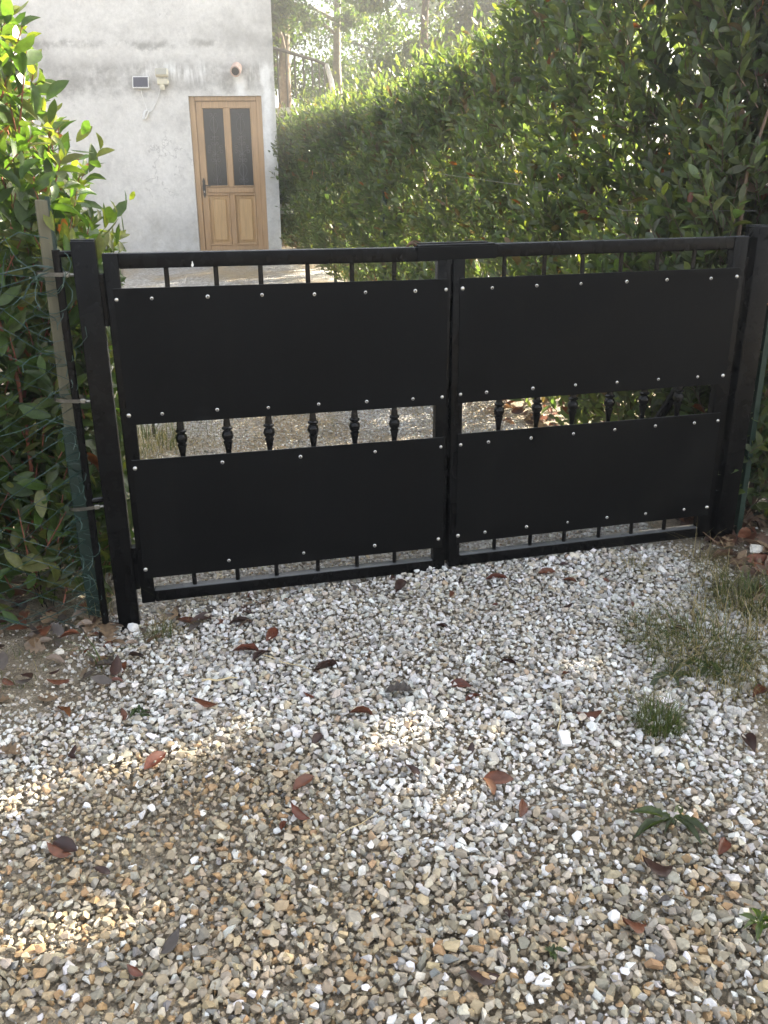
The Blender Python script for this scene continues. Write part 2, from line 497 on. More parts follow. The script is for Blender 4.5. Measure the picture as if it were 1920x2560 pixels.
# ------------------------------------------------------------------ house
HY = 12.3
house = thing('house', 'grey rendered house with stained wall and wooden back door', 'house', (-3.0, HY, 0.7))
HL = Vector((3.0, -HY, -0.7))
bm = bmesh.new()
xs_, zs_ = [-8.0, -2.528, -1.575, -1.395], [0.0, 2.755, 6.3]
DEP = 0.13
vg = {(i, k): bm.verts.new((x, HY, z)) for i, x in enumerate(xs_) for k, z in enumerate(zs_)}
for i in range(3):
    for k in range(2):
        if (i, k) == (1, 0): continue
        bm.faces.new((vg[i, k], vg[i + 1, k], vg[i + 1, k + 1], vg[i, k + 1]))
inn = [bm.verts.new((x, HY + DEP, z)) for x, z in ((-2.528, 0.0), (-2.528, 2.755), (-1.575, 2.755), (-1.575, 0.0))]
out = [vg[1, 0], vg[1, 1], vg[2, 1], vg[2, 0]]
for a in range(3): bm.faces.new((out[a], out[a + 1], inn[a + 1], inn[a]))
bk = [bm.verts.new(p) for p in ((-8.0, 17.5, 0), (-8.0, 17.5, 6.3), (-2.35, 17.5, 6.3), (-2.35, 17.5, 0))]
bm.faces.new((vg[3, 0], bk[3], bk[2], vg[3, 2], vg[3, 1]))
bm.faces.new((bk[0], vg[0, 0], vg[0, 1], vg[0, 2], bk[1]))
bm.faces.new((bk[3], bk[0], bk[1], bk[2]))
w = finish('wall', bm, M['wall_render'], house, loc=HL)
bm = bmesh.new()
for (x, y) in ((0, 0),):
    v = [bm.verts.new(p) for p in ((-8.3, 11.9, 6.302), (-1.1, 11.9, 6.302), (-2.1, 17.9, 6.302), (-8.3, 17.9, 6.302), (-7.8, 15.0, 7.9), (-2.2, 15.0, 7.9))]
    for f in ((0, 1, 2, 3), (0, 1, 5, 4), (2, 3, 4, 5), (1, 2, 5), (3, 0, 4)): bm.faces.new([v[k] for k in f])
finish('roof', bm, M['roof_tile'], house, loc=HL)
box('threshold', house, M['concrete'], -2.526, -1.577, HY + 0.004, HY + 0.128, 0.55, 0.735, 0.004).location = HL

door = bpy.data.objects.new('door', None)
COL.objects.link(door)
door.parent = house
door.location = HL
yf = HY + 0.055
def dbox(name, mat, x0, x1, y0, y1, z0, z1, bv=0.004):
    return box(name, door, mat, x0, x1, y0, y1, z0, z1, bv)
bm = bmesh.new()                                        # frame let into the opening
add_box(bm, -2.527, -2.455, HY + 0.03, HY + 0.125, 0.736, 2.754, 0.006)
add_box(bm, -1.648, -1.576, HY + 0.03, HY + 0.125, 0.736, 2.754, 0.006)
add_box(bm, -2.454, -1.649, HY + 0.03, HY + 0.125, 2.70, 2.754, 0.006)
finish('door_frame', bm, M['door_wood'], door)
z0, zb, zm0, zm1, zt = 0.745, 0.895, 1.545, 1.655, 2.625
X0, X1, XL, XR, XC0, XC1 = -2.452, -1.651, -2.375, -1.728, -2.083, -2.018
for a, c in ((X0, XL), (XR, X1)):
    dbox('stile', M['door_wood'], a, c, yf, yf + 0.045, z0, 2.697)
for a, c in ((z0, zb), (zm0 + 0.012, zm1 - 0.012), (zt, 2.697)):
    dbox('rail', M['door_wood'], XL + 0.001, XR - 0.001, yf + 0.001, yf + 0.044, a, c)
for a, c in ((zm1 - 0.011, zt - 0.001), (zb + 0.001, zm0 + 0.011)):
    dbox('mullion', M['door_wood'], XC0, XC1, yf + 0.001, yf + 0.044, a, c)
box('moulding', door, M['door_wood'], XL + 0.012, XR - 0.012, yf - 0.016, yf + 0.0005, 1.573, 1.629, 0.007)
def ring_mould(bm, x0, x1, z0, z1, w, y0, y1):
    for a, c, e, f in ((x0, x1, z0, z0 + w), (x0, x1, z1 - w, z1)): add_box(bm, a, c, y0, y1, e, f, w * 0.35)
    for a, c in ((x0, x0 + w), (x1 - w, x1)): add_box(bm, a, c, y0, y1, z0 + w + 0.0005, z1 - w - 0.0005, w * 0.35)
def spiral(cx, cz, r, sgn, rot, y, turns=1.25, n=16):
    return [(cx + sgn * (r * (1 - 0.62 * t / (n - 1))) * math.cos(rot + turns * 2 * math.pi * t / (n - 1)), y, cz + (r * (1 - 0.62 * t / (n - 1))) * math.sin(rot + turns * 2 * math.pi * t / (n - 1))) for t in range(n)]
for (xa, xb) in ((XL, XC0), (XC1, XR)):
    g = dbox('pane', M['dark_glass'], xa + 0.006, xb - 0.006, yf + 0.026, yf + 0.032, zm1 - 0.006, zt - 0.006, 0)
    bm = bmesh.new()
    ring_mould(bm, xa - 0.004, xb + 0.004, zm1 - 0.008, zt + 0.004, 0.017, yf - 0.008, yf + 0.02)
    finish('glazing_bead', bm, M['door_wood'], door)
    bm = bmesh.new()                                    # wrought iron behind the reflections
    cx = (xa + xb) / 2
    y = yf + 0.012
    add_tube(bm, [(cx, y, zm1), (cx, y, zm1 + 0.88)], 0.0055, 5)
    for zc, hh, ww in ((zm1 + 0.20, 0.19, 0.052), (zm1 + 0.755, 0.21, 0.052)):
        for s in (-1, 1):
            add_tube(bm, [(cx + s * ww * math.sin(math.pi * t / 10) ** 0.8, y, zc - hh / 2 + hh * t / 10) for t in range(11)], 0.004, 4)
    for zc, r, off in ((zm1 + 0.07, 0.028, 0.036), (zm1 + 0.325, 0.027, 0.036), (zm1 + 0.385, 0.020, 0.026), (zm1 + 0.53, 0.022, 0.03), (zm1 + 0.60, 0.028, 0.038), (zm1 + 0.88, 0.024, 0.032)):
        for s in (-1, 1): add_tube(bm, spiral(cx + s * off, zc, r, -s, 0.2, y), 0.0042, 4)
    for s in (-1, 1):                                   # the wide S scrolls
        add_tube(bm, [(cx, y, zm1 + 0.40), (cx + s * 0.03, y, zm1 + 0.435), (cx + s * 0.07, y, zm1 + 0.46)], 0.0045, 4)
        add_tube(bm, spiral(cx + s * 0.078, zm1 + 0.437, 0.026, -s, 1.2, y), 0.0042, 4)
        add_tube(bm, spiral(cx + s * 0.078, zm1 + 0.492, 0.024, -s, 5.0, y), 0.0042, 4)
    for zc in (zm1 + 0.09, zm1 + 0.315, zm1 + 0.405, zm1 + 0.52, zm1 + 0.615):
        add_box(bm, cx - 0.009, cx + 0.009, y - 0.008, y + 0.008, zc - 0.01, zc + 0.01)
    finish('grille', bm, M['iron'], door, smooth=60)
for (xa, xb) in ((XL, XC0), (XC1, XR)):
    dbox('panel', M['panel_wood'], xa + 0.005, xb - 0.005, yf + 0.02, yf + 0.034, zb + 0.005, zm0 + 0.006, 0)
    bm = bmesh.new()
    ring_mould(bm, xa - 0.006, xb + 0.006, zb - 0.006, zm0 + 0.016, 0.024, yf - 0.010, yf + 0.018)
    finish('panel_moulding', bm, M['door_wood'], door)
    dbox('raised_field', M['panel_wood'], xa + 0.055, xb - 0.05, yf + 0.006, yf + 0.0195, zb + 0.055, zm0 - 0.045, 0.012)
hd = bpy.data.objects.new('handle', None)
COL.objects.link(hd)
hd.parent = door
bm = bmesh.new()
hx = -2.415
prof = [(0, 1.765), (0.008, 1.745), (0.019, 1.72), (0.015, 1.69), (0.021, 1.65), (0.021, 1.61), (0.015, 1.575), (0.019, 1.55), (0.008, 1.525), (0, 1.505)]
L_ = [bm.verts.new((hx - a, yf - 0.006, z)) for a, z in prof] + [bm.verts.new((hx + a, yf - 0.006, z)) for a, z in prof[-2:0:-1]]
f = bm.faces.new(L_)
ex = bmesh.ops.extrude_face_region(bm, geom=[f])
bmesh.ops.translate(bm, verts=[v for v in ex['geom'] if isinstance(v, bmesh.types.BMVert)], vec=(0, 0.007, 0))
finish('handle_plate', bm, M['black_iron'], hd)
tube('lever', hd, M['black_iron'], [(hx, yf, 1.665), (hx, yf - 0.05, 1.665), (hx + 0.03, yf - 0.058, 1.666), (hx + 0.10, yf - 0.058, 1.66)], 0.008, 6)
box('keyhole', hd, M['steel'], hx - 0.006, hx + 0.006, yf - 0.010, yf - 0.0062, 1.575, 1.60)
# terracotta outlet above the door
pm = Matrix.Rotation(math.radians(66), 4, 'X') @ Matrix.Identity(4)
bm = bmesh.new()
add_lathe(bm, [(0.045, -0.02), (0.066, -0.02), (0.070, 0.10), (0.066, 0.16), (0.050, 0.16), (0.048, 0.02)], 16, (-1.87, HY - 0.01, 3.08), Matrix.Rotation(math.radians(112), 3, 'X'))
finish('drain_pipe', bm, M['terracotta'], house, smooth=40, loc=HL)
bm = bmesh.new()
add_lathe(bm, [(0.001, 0.150), (0.0485, 0.150), (0.0485, 0.146), (0.001, 0.146)], 14, (-1.87, HY - 0.01, 3.08), Matrix.Rotation(math.radians(112), 3, 'X'))
finish('pipe_mouth', bm, M['dark_hole'], house, loc=HL)

# solar panel, floodlight, cable on the wall
t = thing('solar_panel', 'small white framed solar panel fixed to the rendered wall', 'solar panel', (-3.12, HY - 0.03, 2.915), (math.radians(-16), 0, 0))
box('panel_frame', t, M['white_plastic'], -0.107, 0.107, -0.009, 0.009, -0.074, 0.074, 0.006)
box('solar_cell', t, M['solar_cell'], -0.094, 0.094, -0.0105, -0.008, -0.061, 0.061)
box('bracket', t, M['white_plastic'], -0.02, 0.02, 0.010, 0.03, -0.04, 0.02, 0.004)
t = thing('floodlight', 'cream security floodlight with sensor above its white cable', 'floodlight', (-2.83, HY, 2.95))
h = box('lamp_head', t, M['cream_plastic'], -0.082, 0.082, -0.12, -0.055, -0.005, 0.092, 0.012)
h.rotation_euler = (math.radians(-20), 0, 0)
g = box('lamp_lens', t, M['lamp_glass'], -0.07, 0.07, -0.1245, -0.121, 0.006, 0.082)
g.rotation_euler = (math.radians(-20), 0, 0)
box('lamp_body', t, M['cream_plastic'], -0.07, 0.07, -0.075, -0.004, -0.065, 0.004, 0.008)
bm = bmesh.new()
add_lathe(bm, [(0.001, -0.128), (0.024, -0.128), (0.034, -0.10), (0.034, -0.078), (0.02, -0.066), (0.001, -0.066)], 12, (-0.01, -0.055, 0))
finish('motion_sensor', bm, M['cream_plastic'], t, smooth=40)
t = tag(tube('power_cable', None, M['white_plastic'], [(-3.13, HY - 0.015, 2.842), (-3.125, HY - 0.012, 2.78), (-3.105, HY - 0.012, 2.70), (-3.085, HY - 0.012, 2.62), (-3.07, HY - 0.015, 2.565), (-3.03, HY - 0.015, 2.575), (-2.99, HY - 0.012, 2.61), (-2.945, HY - 0.012, 2.68), (-2.905, HY - 0.012, 2.77), (-2.875, HY - 0.03, 2.85), (-2.865, HY - 0.05, 2.885)], 0.0055, 5),
    'white cable looping down the wall between solar panel and lamp', 'cable')
bm = bmesh.new()
for k in range(5):
    a = 0.008 * (k - 2)
    pts = []
    for q in range(12):
        th = 2 * math.pi * q / 12
        lx, lz = 0.018 * math.sin(th), 0.062 * math.cos(th)
        ro = math.radians(-32)
        pts.append((-3.10 + a + lx * math.cos(ro) - lz * math.sin(ro) * 0.8 * -1 * -1 + 0.0, HY - 0.02 - 0.004 * k, 2.535 + lx * math.sin(ro) + lz * math.cos(ro)))
    add_tube(bm, pts, 0.0055, 5, True)
finish('cable_bundle', bm, M['white_plastic'], t, smooth=60)

# outdoor stair with railing at the house corner
st = thing('outdoor_staircase', 'curving outdoor stair with thin railing beside house corner', 'staircase', (-1.3, 14.0, 0.7))
SL = Vector((1.3, -14.0, -0.7))
RA = [(-1.75, 14.3, 3.62), (-1.53, 14.25, 3.56), (-0.96, 14.1, 3.39), (-0.80, 13.9, 3.30), (-0.72, 13.45, 3.06), (-0.66, 13.0, 2.80), (-0.62, 12.75, 2.56), (-0.6, 12.6, 2.35)]
tube('handrail', st, M['rail_metal'], RA[:4], 0.026, 6).location = SL
tube('handrail', st, M['rail_pale'], RA[3:], 0.036, 6).location = SL
def along(P, t):
    seg = [(Vector(b_) - Vector(a_)).length for a_, b_ in zip(P, P[1:])]
    t *= sum(seg)
    for (a_, b_), s_ in zip(zip(P, P[1:]), seg):
        if t <= s_: return Vector(a_).lerp(Vector(b_), t / s_)
        t -= s_
    return Vector(P[-1])
for k in range(24):
    p = along(RA[:4], (k + 0.5) / 8) if k < 8 else along(RA[3:], (k - 7.5) / 16.5)
    o = tube('baluster', st, M['rail_metal'], [(p.x, p.y, p.z - 0.008), (p.x, p.y, p.z - 0.92)], 0.0125, 4)
    o.location = SL
bm = bmesh.new()
add_box(bm, -1.85, -1.18, 14.05, 14.9, 0.6, 2.66, 0.01)
add_box(bm, -1.80, -1.22, 14.02, 14.88, 2.662, 2.76, 0.012)
finish('landing', bm, M['concrete'], st, loc=SL)
for k in range(8):
    p = along(RA[2:], (k + 0.5) / 8)
    box('tread', st, M['concrete'], p.x - 0.95, p.x + 0.04, p.y - 0.2, p.y + 0.2, p.z - 1.02 - 0.12 - 0.002 * k, p.z - 1.02, 0.008).location = SL

# ------------------------------------------------------------------ leaf machinery
def leaf_template(secs, fold=0.16, droop=0.18):
    """a leaf along +y: (verts, tris, quads)"""
    v = [(0, 0, 0)]
    for t, w_ in secs:
        z = -droop * t * t
        v += [(-w_, t, z + fold * w_), (0, t, z), (w_, t, z + fold * w_)]
    v.append((0, 1, -droop))
    tri, quad = [(0, 2, 1), (0, 3, 2)], []
    for i in range(len(secs) - 1):
        a, c = 1 + 3 * i, 4 + 3 * i
        quad += [(a, a + 1, c + 1, c), (a + 1, a + 2, c + 2, c + 1)]
    e, l = len(v) - 1, 1 + 3 * (len(secs) - 1)
    tri += [(l, l + 1, e), (l + 1, l + 2, e)]
    return np.array(v, float), np.array(tri), np.array(quad)
T_FAR = leaf_template([(0.3, 0.42), (0.68, 0.40)])
T_NEAR = leaf_template([(0.10, 0.20), (0.28, 0.41), (0.5, 0.5), (0.72, 0.42), (0.9, 0.19)], 0.28, 0.16)

T_TREE = (np.array([[0, 0, 0], [-0.42, 0.35, 0.05], [0, 1, -0.1], [0.42, 0.4, 0.06]], float), np.array([[0, 2, 1], [0, 3, 2]]), np.zeros((0, 4), int))

def unit(a):
    return a / np.maximum(np.linalg.norm(a, axis=-1, keepdims=True), 1e-9)

def leaf_verts(T, o, d, n, L, Wd, curl):
    s = unit(np.cross(d, n))
    n = np.cross(s, d)
    t = T[0]
    z = t[None, :, 2] * curl[:, None]
    return (o[:, None] + s[:, None] * (t[None, :, 0, None] * Wd[:, None, None]) + d[:, None] * (t[None, :, 1, None] * L[:, None, None]) + n[:, None] * (z * L[:, None])[..., None])

def leaves_mesh(name, T, o, d, n, L, Wd, curl, tint, smooth=True):
    V = leaf_verts(T, o, d, n, L, Wd, curl)
    k, nv = V.shape[0], V.shape[1]
    off = (np.arange(k) * nv)[:, None, None]
    faces = []
    if len(T[1]): faces.append((T[1][None] + off).reshape(-1, 3))
    if len(T[2]): faces.append((T[2][None] + off).reshape(-1, 4))
    return np_mesh(name, V.reshape(-1, 3), faces, np.repeat(tint, nv, axis=0), smooth)

def sticks_mesh(name, A, B, ra, rb):
    """three-sided tapered sticks from A to B"""
    d = unit(B - A)
    up = np.where(np.abs(d[:, 2:3]) < 0.9, np.array([[0, 0, 1.0]]), np.array([[1.0, 0, 0]]))
    a = unit(np.cross(d, up))
    c = np.cross(a, d)
    V = []
    for P_, r in ((A, ra), (B, rb)):
        for k in range(3):
            th = 2 * math.pi * k / 3
            V.append(P_ + (math.cos(th) * a + math.sin(th) * c) * np.asarray(r).reshape(-1, 1))
    V = np.stack(V, 1)
    off = (np.arange(len(A)) * 6)[:, None, None]
    Q = np.array([[0, 1, 4, 3], [1, 2, 5, 4], [2, 0, 3, 5]])
    return np_mesh(name, V.reshape(-1, 3), [(Q[None] + off).reshape(-1, 4)], None, True)

def in_view(P_):
    """distance along the view axis and whether the point is in frame"""
    R = P_ - np.array([0, 0, CAM_H])
    dz = R @ np.array([0, cp, -sp])
    x = (R @ np.array([cr, sr * sp, sr * cp])) / np.maximum(dz, 1e-6)
    y = (R @ np.array([-sr, cr * sp, cr * cp])) / np.maximum(dz, 1e-6)
    return dz, (dz > 0.1) & (np.abs(x) < 0.45) & (np.abs(y) < 0.6)

# patches of sun on the gravel: gaps in the hedge let them through  (x, y, half length along sun, half width)
GAPS = [(-0.94, 2.01, 0.13, 0.05), (-0.69, 2.09, 0.12, 0.045), (-0.56, 2.17, 0.14, 0.05), (-0.44, 2.25, 0.13, 0.045),
        (0.0, 2.09, 0.08, 0.035), (0.60, 2.49, 0.09, 0.04), (0.02, 2.19, 0.09, 0.045), (0.26, 2.11, 0.04, 0.02), (0.21, 1.90, 0.04, 0.025),
        (0.42, 2.01, 0.05, 0.02), (-0.46, 1.31, 0.12, 0.055), (-0.37, 1.36, 0.12, 0.055), (-0.30, 1.41, 0.11, 0.05),
        (-0.18, 1.46, 0.10, 0.042), (-0.09, 1.55, 0.10, 0.042), (-1.03, 1.92, 0.09, 0.04), (0.73, 1.40, 0.05, 0.03),
        (0.04, 1.29, 0.05, 0.025), (-0.42, 1.48, 0.08, 0.03), (-0.60, 1.53, 0.10, 0.03), (-0.80, 1.46, 0.09, 0.035), (0.05, 1.93, 0.05, 0.02),
        (-0.23, 1.96, 0.04, 0.02), (0.30, 1.93, 0.035, 0.02), (1.01, 1.95, 0.04, 0.02)]
GAPS = np.array(GAPS)
def lets_sun_through(P_, grow=0.035):
    k = (P_[:, 2] - 0.03) / SUN.z
    gx, gy = P_[:, 0] - SUN.x * k, P_[:, 1] - SUN.y * k
    ax, ay = math.sin(SUN_AZ), math.cos(SUN_AZ)
    hit = np.zeros(len(P_), bool)
    for x, y, a, w_ in GAPS:
        l = (gx - x) * ax + (gy - y) * ay
        c = (gx - x) * ay - (gy - y) * ax
        hit |= (l / (a + grow * 2)) ** 2 + (c / (w_ + grow)) ** 2 < 1
    return hit

def shoots(base, dirs, length, per, leafL, spread, tintf):
    """leafy shoots: spiral leaves along each stem. returns leaf arrays and the stems"""
    k = len(base)
    dirs = unit(dirs)
    O, D, Nn, L = [], [], [], []
    ref = unit(np.cross(dirs, rng.normal(size=(k, 3))))
    bi = np.cross(dirs, ref)
    ph0 = rng.uniform(0, 6.28, k)
    for j in range(per):
        f = (j + 0.6) / per
        ph = ph0 + j * 2.4 + rng.normal(0, 0.25, k)
        rad = ref * np.cos(ph)[:, None] + bi * np.sin(ph)[:, None]
        ang = np.clip(rng.normal(spread * (1.15 - 0.55 * f), 0.2, k), 0.15, 1.6)
        d = dirs * np.cos(ang)[:, None] + rad * np.sin(ang)[:, None]
        nn = dirs * np.sin(ang)[:, None] - rad * np.cos(ang)[:, None] + rng.normal(0, 0.22, (k, 3))
        O.append(base + dirs * (length * f)[:, None])
        D.append(unit(d))
        Nn.append(unit(nn))
        L.append(leafL * rng.uniform(0.65, 1.15, k) * (1.0 - 0.35 * max(0, f - 0.6) / 0.4))
    O, D, Nn, L = np.concatenate(O), np.concatenate(D), np.concatenate(Nn), np.concatenate(L)
    f = np.repeat((np.arange(per) + 0.6) / per, k)
    return O, D, Nn, L, f, base, base + dirs * length[:, None]

def pick_parts(root, O, D, Nn, L, Wd, curl, tint, mat, count, T=T_NEAR, name='leaf'):
    """the leaves that show largest become leaf objects of their own; returns the mask of the rest"""
    dz, vis = in_view(O + D * (L / 2)[:, None])
    size = np.where(vis, L / dz, 0)
    idx = np.argsort(-size)[:count * 3]
    idx = rng.permutation(idx)[:count]
    idx = idx[size[idx] > 0]
    V = leaf_verts(T, np.zeros((len(idx), 3)), D[idx], Nn[idx], L[idx], Wd[idx], curl[idx])
    loc = np.array(root.location)
    faces = [f_ for f_ in (T[1], T[2]) if len(f_)]
    for q, i_ in enumerate(idx):
        me = np_mesh(name, V[q], faces, np.repeat(tint[i_:i_ + 1], V.shape[1], 0), True)
        link(name, me, mat, root, Vector(O[i_] - loc))
    keep = np.ones(len(O), bool)
    keep[idx] = False
    return keep

def greens(k, base, var=0.25, yellow=0.15, bronze=0.02, brown=0.0):
    c = np.tile(np.array(base), (k, 1)) * rng.uniform(1 - var, 1 + var, (k, 1))
    c *= rng.uniform(0.9, 1.1, (k, 3))
    r = rng.random(k)
    y = r < yellow
    c[y] = np.array([0.16, 0.17, 0.055]) * rng.uniform(0.7, 1.3, (y.sum(), 1))
    z = (r >= yellow) & (r < yellow + bronze)
    c[z] = np.array([0.26, 0.075, 0.03]) * rng.uniform(0.6, 1.2, (z.sum(), 1))
    z = (r >= yellow + bronze) & (r < yellow + bronze + brown)
    c[z] = np.array([0.16, 0.10, 0.06]) * rng.uniform(0.6, 1.2, (z.sum(), 1))
    return c

# ------------------------------------------------------------------ hedge along the driveway
def hedge_x(Y): return 1.53 - 0.31 * (Y - 3.58)
def hedge_top(Y): return np.interp(Y, [3.4, 4.4, 5.3, 5.95, 6.3, 7.6, 10, 13.4], [3.1, 3.1, 3.05, 2.7, 2.55, 2.40, 2.42, 2.50])
def build_hedge(name, label, root_loc, sampler, count, per, leaf_count, tint_base):
    root = thing(name, label, 'hedge', root_loc)
    base, dirs, ln = sampler(count)
    O, D, Nn, L, f, A, B = shoots(base, dirs, ln, per, 0.100, 0.78, None)
    tint = greens(len(O), tint_base, 0.3, 0.09, 0.005, 0.02)
    # dead flower heads here and there: brown clusters
    sh = np.tile(np.arange(len(base)), per)
    brown = (rng.random(len(base)) < 0.02)[sh]
    tint[brown] = np.array([0.20, 0.12, 0.075]) * rng.uniform(0.6, 1.2, (brown.sum(), 1))
    keep = ~lets_sun_through(O + D * (L / 2)[:, None])
    keep &= O[:, 2] > gz(O[:, 0], O[:, 1]) + 0.02
    O, D, Nn, L, tint = O[keep], D[keep], Nn[keep], L[keep], tint[keep]
    Wd = L * rng.uniform(0.34, 0.46, len(L))
    curl = rng.uniform(-0.6, 1.6, len(L))
    k2 = pick_parts(root, O, D, Nn, L, Wd, curl, tint, M['leaf'], leaf_count) if leaf_count else np.ones(len(O), bool)
    loc = np.array(root_loc)
    dz, vis = in_view(O)
    near = k2 & vis & (dz < 5.2)
    away = k2 & ~vis & (UD(O[:, 0], O[:, 1])[0] > 2.6)
    far = k2 & ~near & ~away
    if away.sum():
        tag(link('foliage', leaves_mesh('foliage', T_TREE, (O - loc)[away], D[away], Nn[away], L[away], Wd[away] * 1.1, curl[away], tint[away], False), M['leaf'], root), kind='stuff')
    if near.sum():
        tag(link('foliage', leaves_mesh('foliage', T_NEAR, (O - loc)[near], D[near], Nn[near], L[near], Wd[near], curl[near], tint[near]), M['leaf'], root), kind='stuff')
    tag(link('foliage', leaves_mesh('foliage', T_FAR, (O - loc)[far], D[far], Nn[far], L[far], Wd[far], curl[far], tint[far]), M['leaf'], root), kind='stuff')
    kk = ~lets_sun_through((A + B) / 2)
    tag(link('twigs', sticks_mesh('twigs', (A - loc)[kk], (B - loc)[kk], np.full(kk.sum(), 0.0035), np.full(kk.sum(), 0.0015)), M['brown_stem'], root), kind='stuff')
    return root

def drive_sampler(k):
    Y = 3.75 + 9.6 * rng.random(k) ** 1.35
    dep = rng.random(k)
    dep = np.where(dep < 0.5, rng.exponential(0.13, k), rng.uniform(0, 0.68, k))       # mostly near the front face
    dep = np.clip(dep, 0, 0.68)
    g = gz(hedge_x(Y), Y)
    top = hedge_top(Y)
    z = g + 0.05 + (top - g - 0.22) * rng.random(k) ** 0.85
    ontop = rng.random(k) < 0.16
    z = np.where(ontop, top - 0.30 + rng.normal(0, 0.09, k), z)
    dep = np.where(ontop, rng.uniform(0.05, 0.68, k), dep)
    bulge = 0.10 * np.sin(Y * 2.3) + 0.07 * np.sin(Y * 5.1 + z * 3.1) + 0.05 * np.sin(z * 6 + Y)
    hz = (z - g) / (top - g)
    back = 0.08 + 0.10 * (1 - hz) ** 2                  # a little narrower near the ground
    X = hedge_x(Y) - 0.14 + bulge * 0.7 + back * 0.6 + dep
    out = np.stack([-np.ones(k) * 0.95, -np.ones(k) * 0.31, np.zeros(k)], 1)
    w_out = np.where(dep < 0.25, 0.75, 0.15)
    dirs = np.stack([np.zeros(k), np.zeros(k), np.ones(k)], 1) * rng.uniform(0.75, 1.2, (k, 1)) + out * (w_out * rng.uniform(0.2, 1.0, k))[:, None] + rng.normal(0, 0.28, (k, 3))
    ln = rng.uniform(0.16, 0.36, k)
    tall = ontop & (rng.random(k) < 0.25)
    ln = np.where(tall, rng.uniform(0.35, 0.6, k), ln)
    dirs[tall] = np.array([0, 0, 1.0]) + rng.normal(0, 0.13, (tall.sum(), 3))
    thin = ~((Y < 6.6) & (z > 1.65) & (rng.random(k) < 0.34))
    return np.stack([X, Y, z], 1)[thin], dirs[thin], ln[thin]
hedge = build_hedge('laurel_hedge', 'tall dense green hedge running along the driveway behind the gate', (0.6, 6.8, 0.3), drive_sampler, 8200, 10, 290, (0.125, 0.152, 0.084))
bm = bmesh.new()
for k in range(26):
    Y = 3.95 + 9.2 * (k / 25) ** 1.1
    x = hedge_x(Y) + 0.42 + random.uniform(-0.12, 0.12)
    g = float(gz(x, Y))
    p = Vector((x, Y, g - 0.05))
    for s in range(3):
        q = [p]
        for h_ in range(1, 6):
            q.append(q[-1] + Vector((random.uniform(-0.14, 0.14), random.uniform(-0.14, 0.14), 0.40)))
        add_tube(bm, q, [0.018, 0.015, 0.012, 0.01, 0.008, 0.005], 5)
o = finish('stem', bm, M['brown_stem'], hedge, smooth=80)
o.location = -hedge.location
o['kind'] = 'stuff'

def road_sampler(k):
    u = 1.72 + 5.6 * rng.random(k) ** 1.2
    dep = np.clip(np.where(rng.random(k) < 0.5, rng.exponential(0.15, k), rng.uniform(0, 0.9, k)), 0, 0.9)
    d = 0.16 + dep
    X, Y = u * CS - d * SN, D0 + u * SN + d * CS
    g = gz(X, Y)
    top = 3.35 + 0.1 * np.sin(u * 3)
    z = g + 0.03 + (top - g - 0.25) * rng.random(k) ** 0.9
    dirs = np.stack([SN * 0.6 * np.ones(k), -CS * 0.6 * np.ones(k), rng.uniform(0.5, 1.1, k)], 1) + rng.normal(0, 0.3, (k, 3))
    return np.stack([X, Y, z], 1), dirs, rng.uniform(0.16, 0.36, k)
hedge2 = build_hedge('laurel_hedge', 'hedge behind the green angle post right of the gate', tuple(W(2.4, 0.5, 0.1)), road_sampler, 6200, 10, 0, (0.105, 0.135, 0.066))

# ------------------------------------------------------------------ bush left of the gate
def bush_sampler(k):
    u = rng.uniform(-3.2, -1.02, k)
    d = 0.10 + 1.15 * rng.random(k) ** 1.2
    X, Y = u * CS - d * SN, D0 + u * SN + d * CS
    ratio = X / Y
    g = gz(X, Y)
    # rounded outline: shoulder drops towards the gate
    top = np.interp(u, [-3.2, -1.75, -1.45, -1.25, -1.1, -1.0], [2.5, 2.4, 2.25, 2.02, 1.62, 1.2]) - 0.10 * rng.random(k)
    z = g + 0.04 + (top - g - 0.05) * rng.random(k) ** 1.05
    dirs = np.stack([0.25 * np.ones(k), -0.30 * np.ones(k), rng.uniform(0.6, 1.2, k)], 1) + rng.normal(0, 0.33, (k, 3))
    return np.stack([X, Y, z], 1), dirs, rng.uniform(0.14, 0.32, k)
bush = thing('photinia_bush', 'leafy bush with red stems behind wire fence left of gate', 'bush', tuple(W(-1.7, 0.55, 0.0)))
base, dirs, ln = bush_sampler(2700)
O, D, Nn, L, f, A, B = shoots(base, dirs, ln, 9, 0.108, 0.95, None)
tint = greens(len(O), (0.075, 0.120, 0.032), 0.28, 0.2, 0.006)
tip = (f > 0.8) & (O[:, 2] > 1.3) & (rng.random(len(O)) < 0.5)
tint[tip] = np.array([0.20, 0.22, 0.04]) * rng.uniform(0.7, 1.2, (tip.sum(), 1))
u_, d_ = UD(O[:, 0] + D[:, 0] * L, O[:, 1] + D[:, 1] * L)
keep = (d_ > 0.05) & (u_ < -0.93 + np.clip((O[:, 2] - 1.2) * 0.25, -0.05, 0.10)) & (O[:, 2] > 0.03)
O, D, Nn, L, tint = O[keep], D[keep], Nn[keep], L[keep], tint[keep]
Wd = L * rng.uniform(0.36, 0.48, len(L))
curl = rng.uniform(-0.4, 1.8, len(L))
k2 = pick_parts(bush, O, D, Nn, L, Wd, curl, tint, M['leaf'], 290)
loc = np.array(bush.location)
vis_ = in_view(O)[1] & (UD(O[:, 0], O[:, 1])[1] < 0.55)
for T_, q_ in ((T_NEAR, k2 & vis_), (T_FAR, k2 & ~vis_)):
    tag(link('foliage', leaves_mesh('foliage', T_, (O - loc)[q_], D[q_], Nn[q_], L[q_], Wd[q_], curl[q_], tint[q_]), M['leaf'], bush), kind='stuff')
kt = (UD(B[:, 0], B[:, 1])[0] < -1.0) & (UD(B[:, 0], B[:, 1])[1] > 0.08)
A, B = A[kt], B[kt]
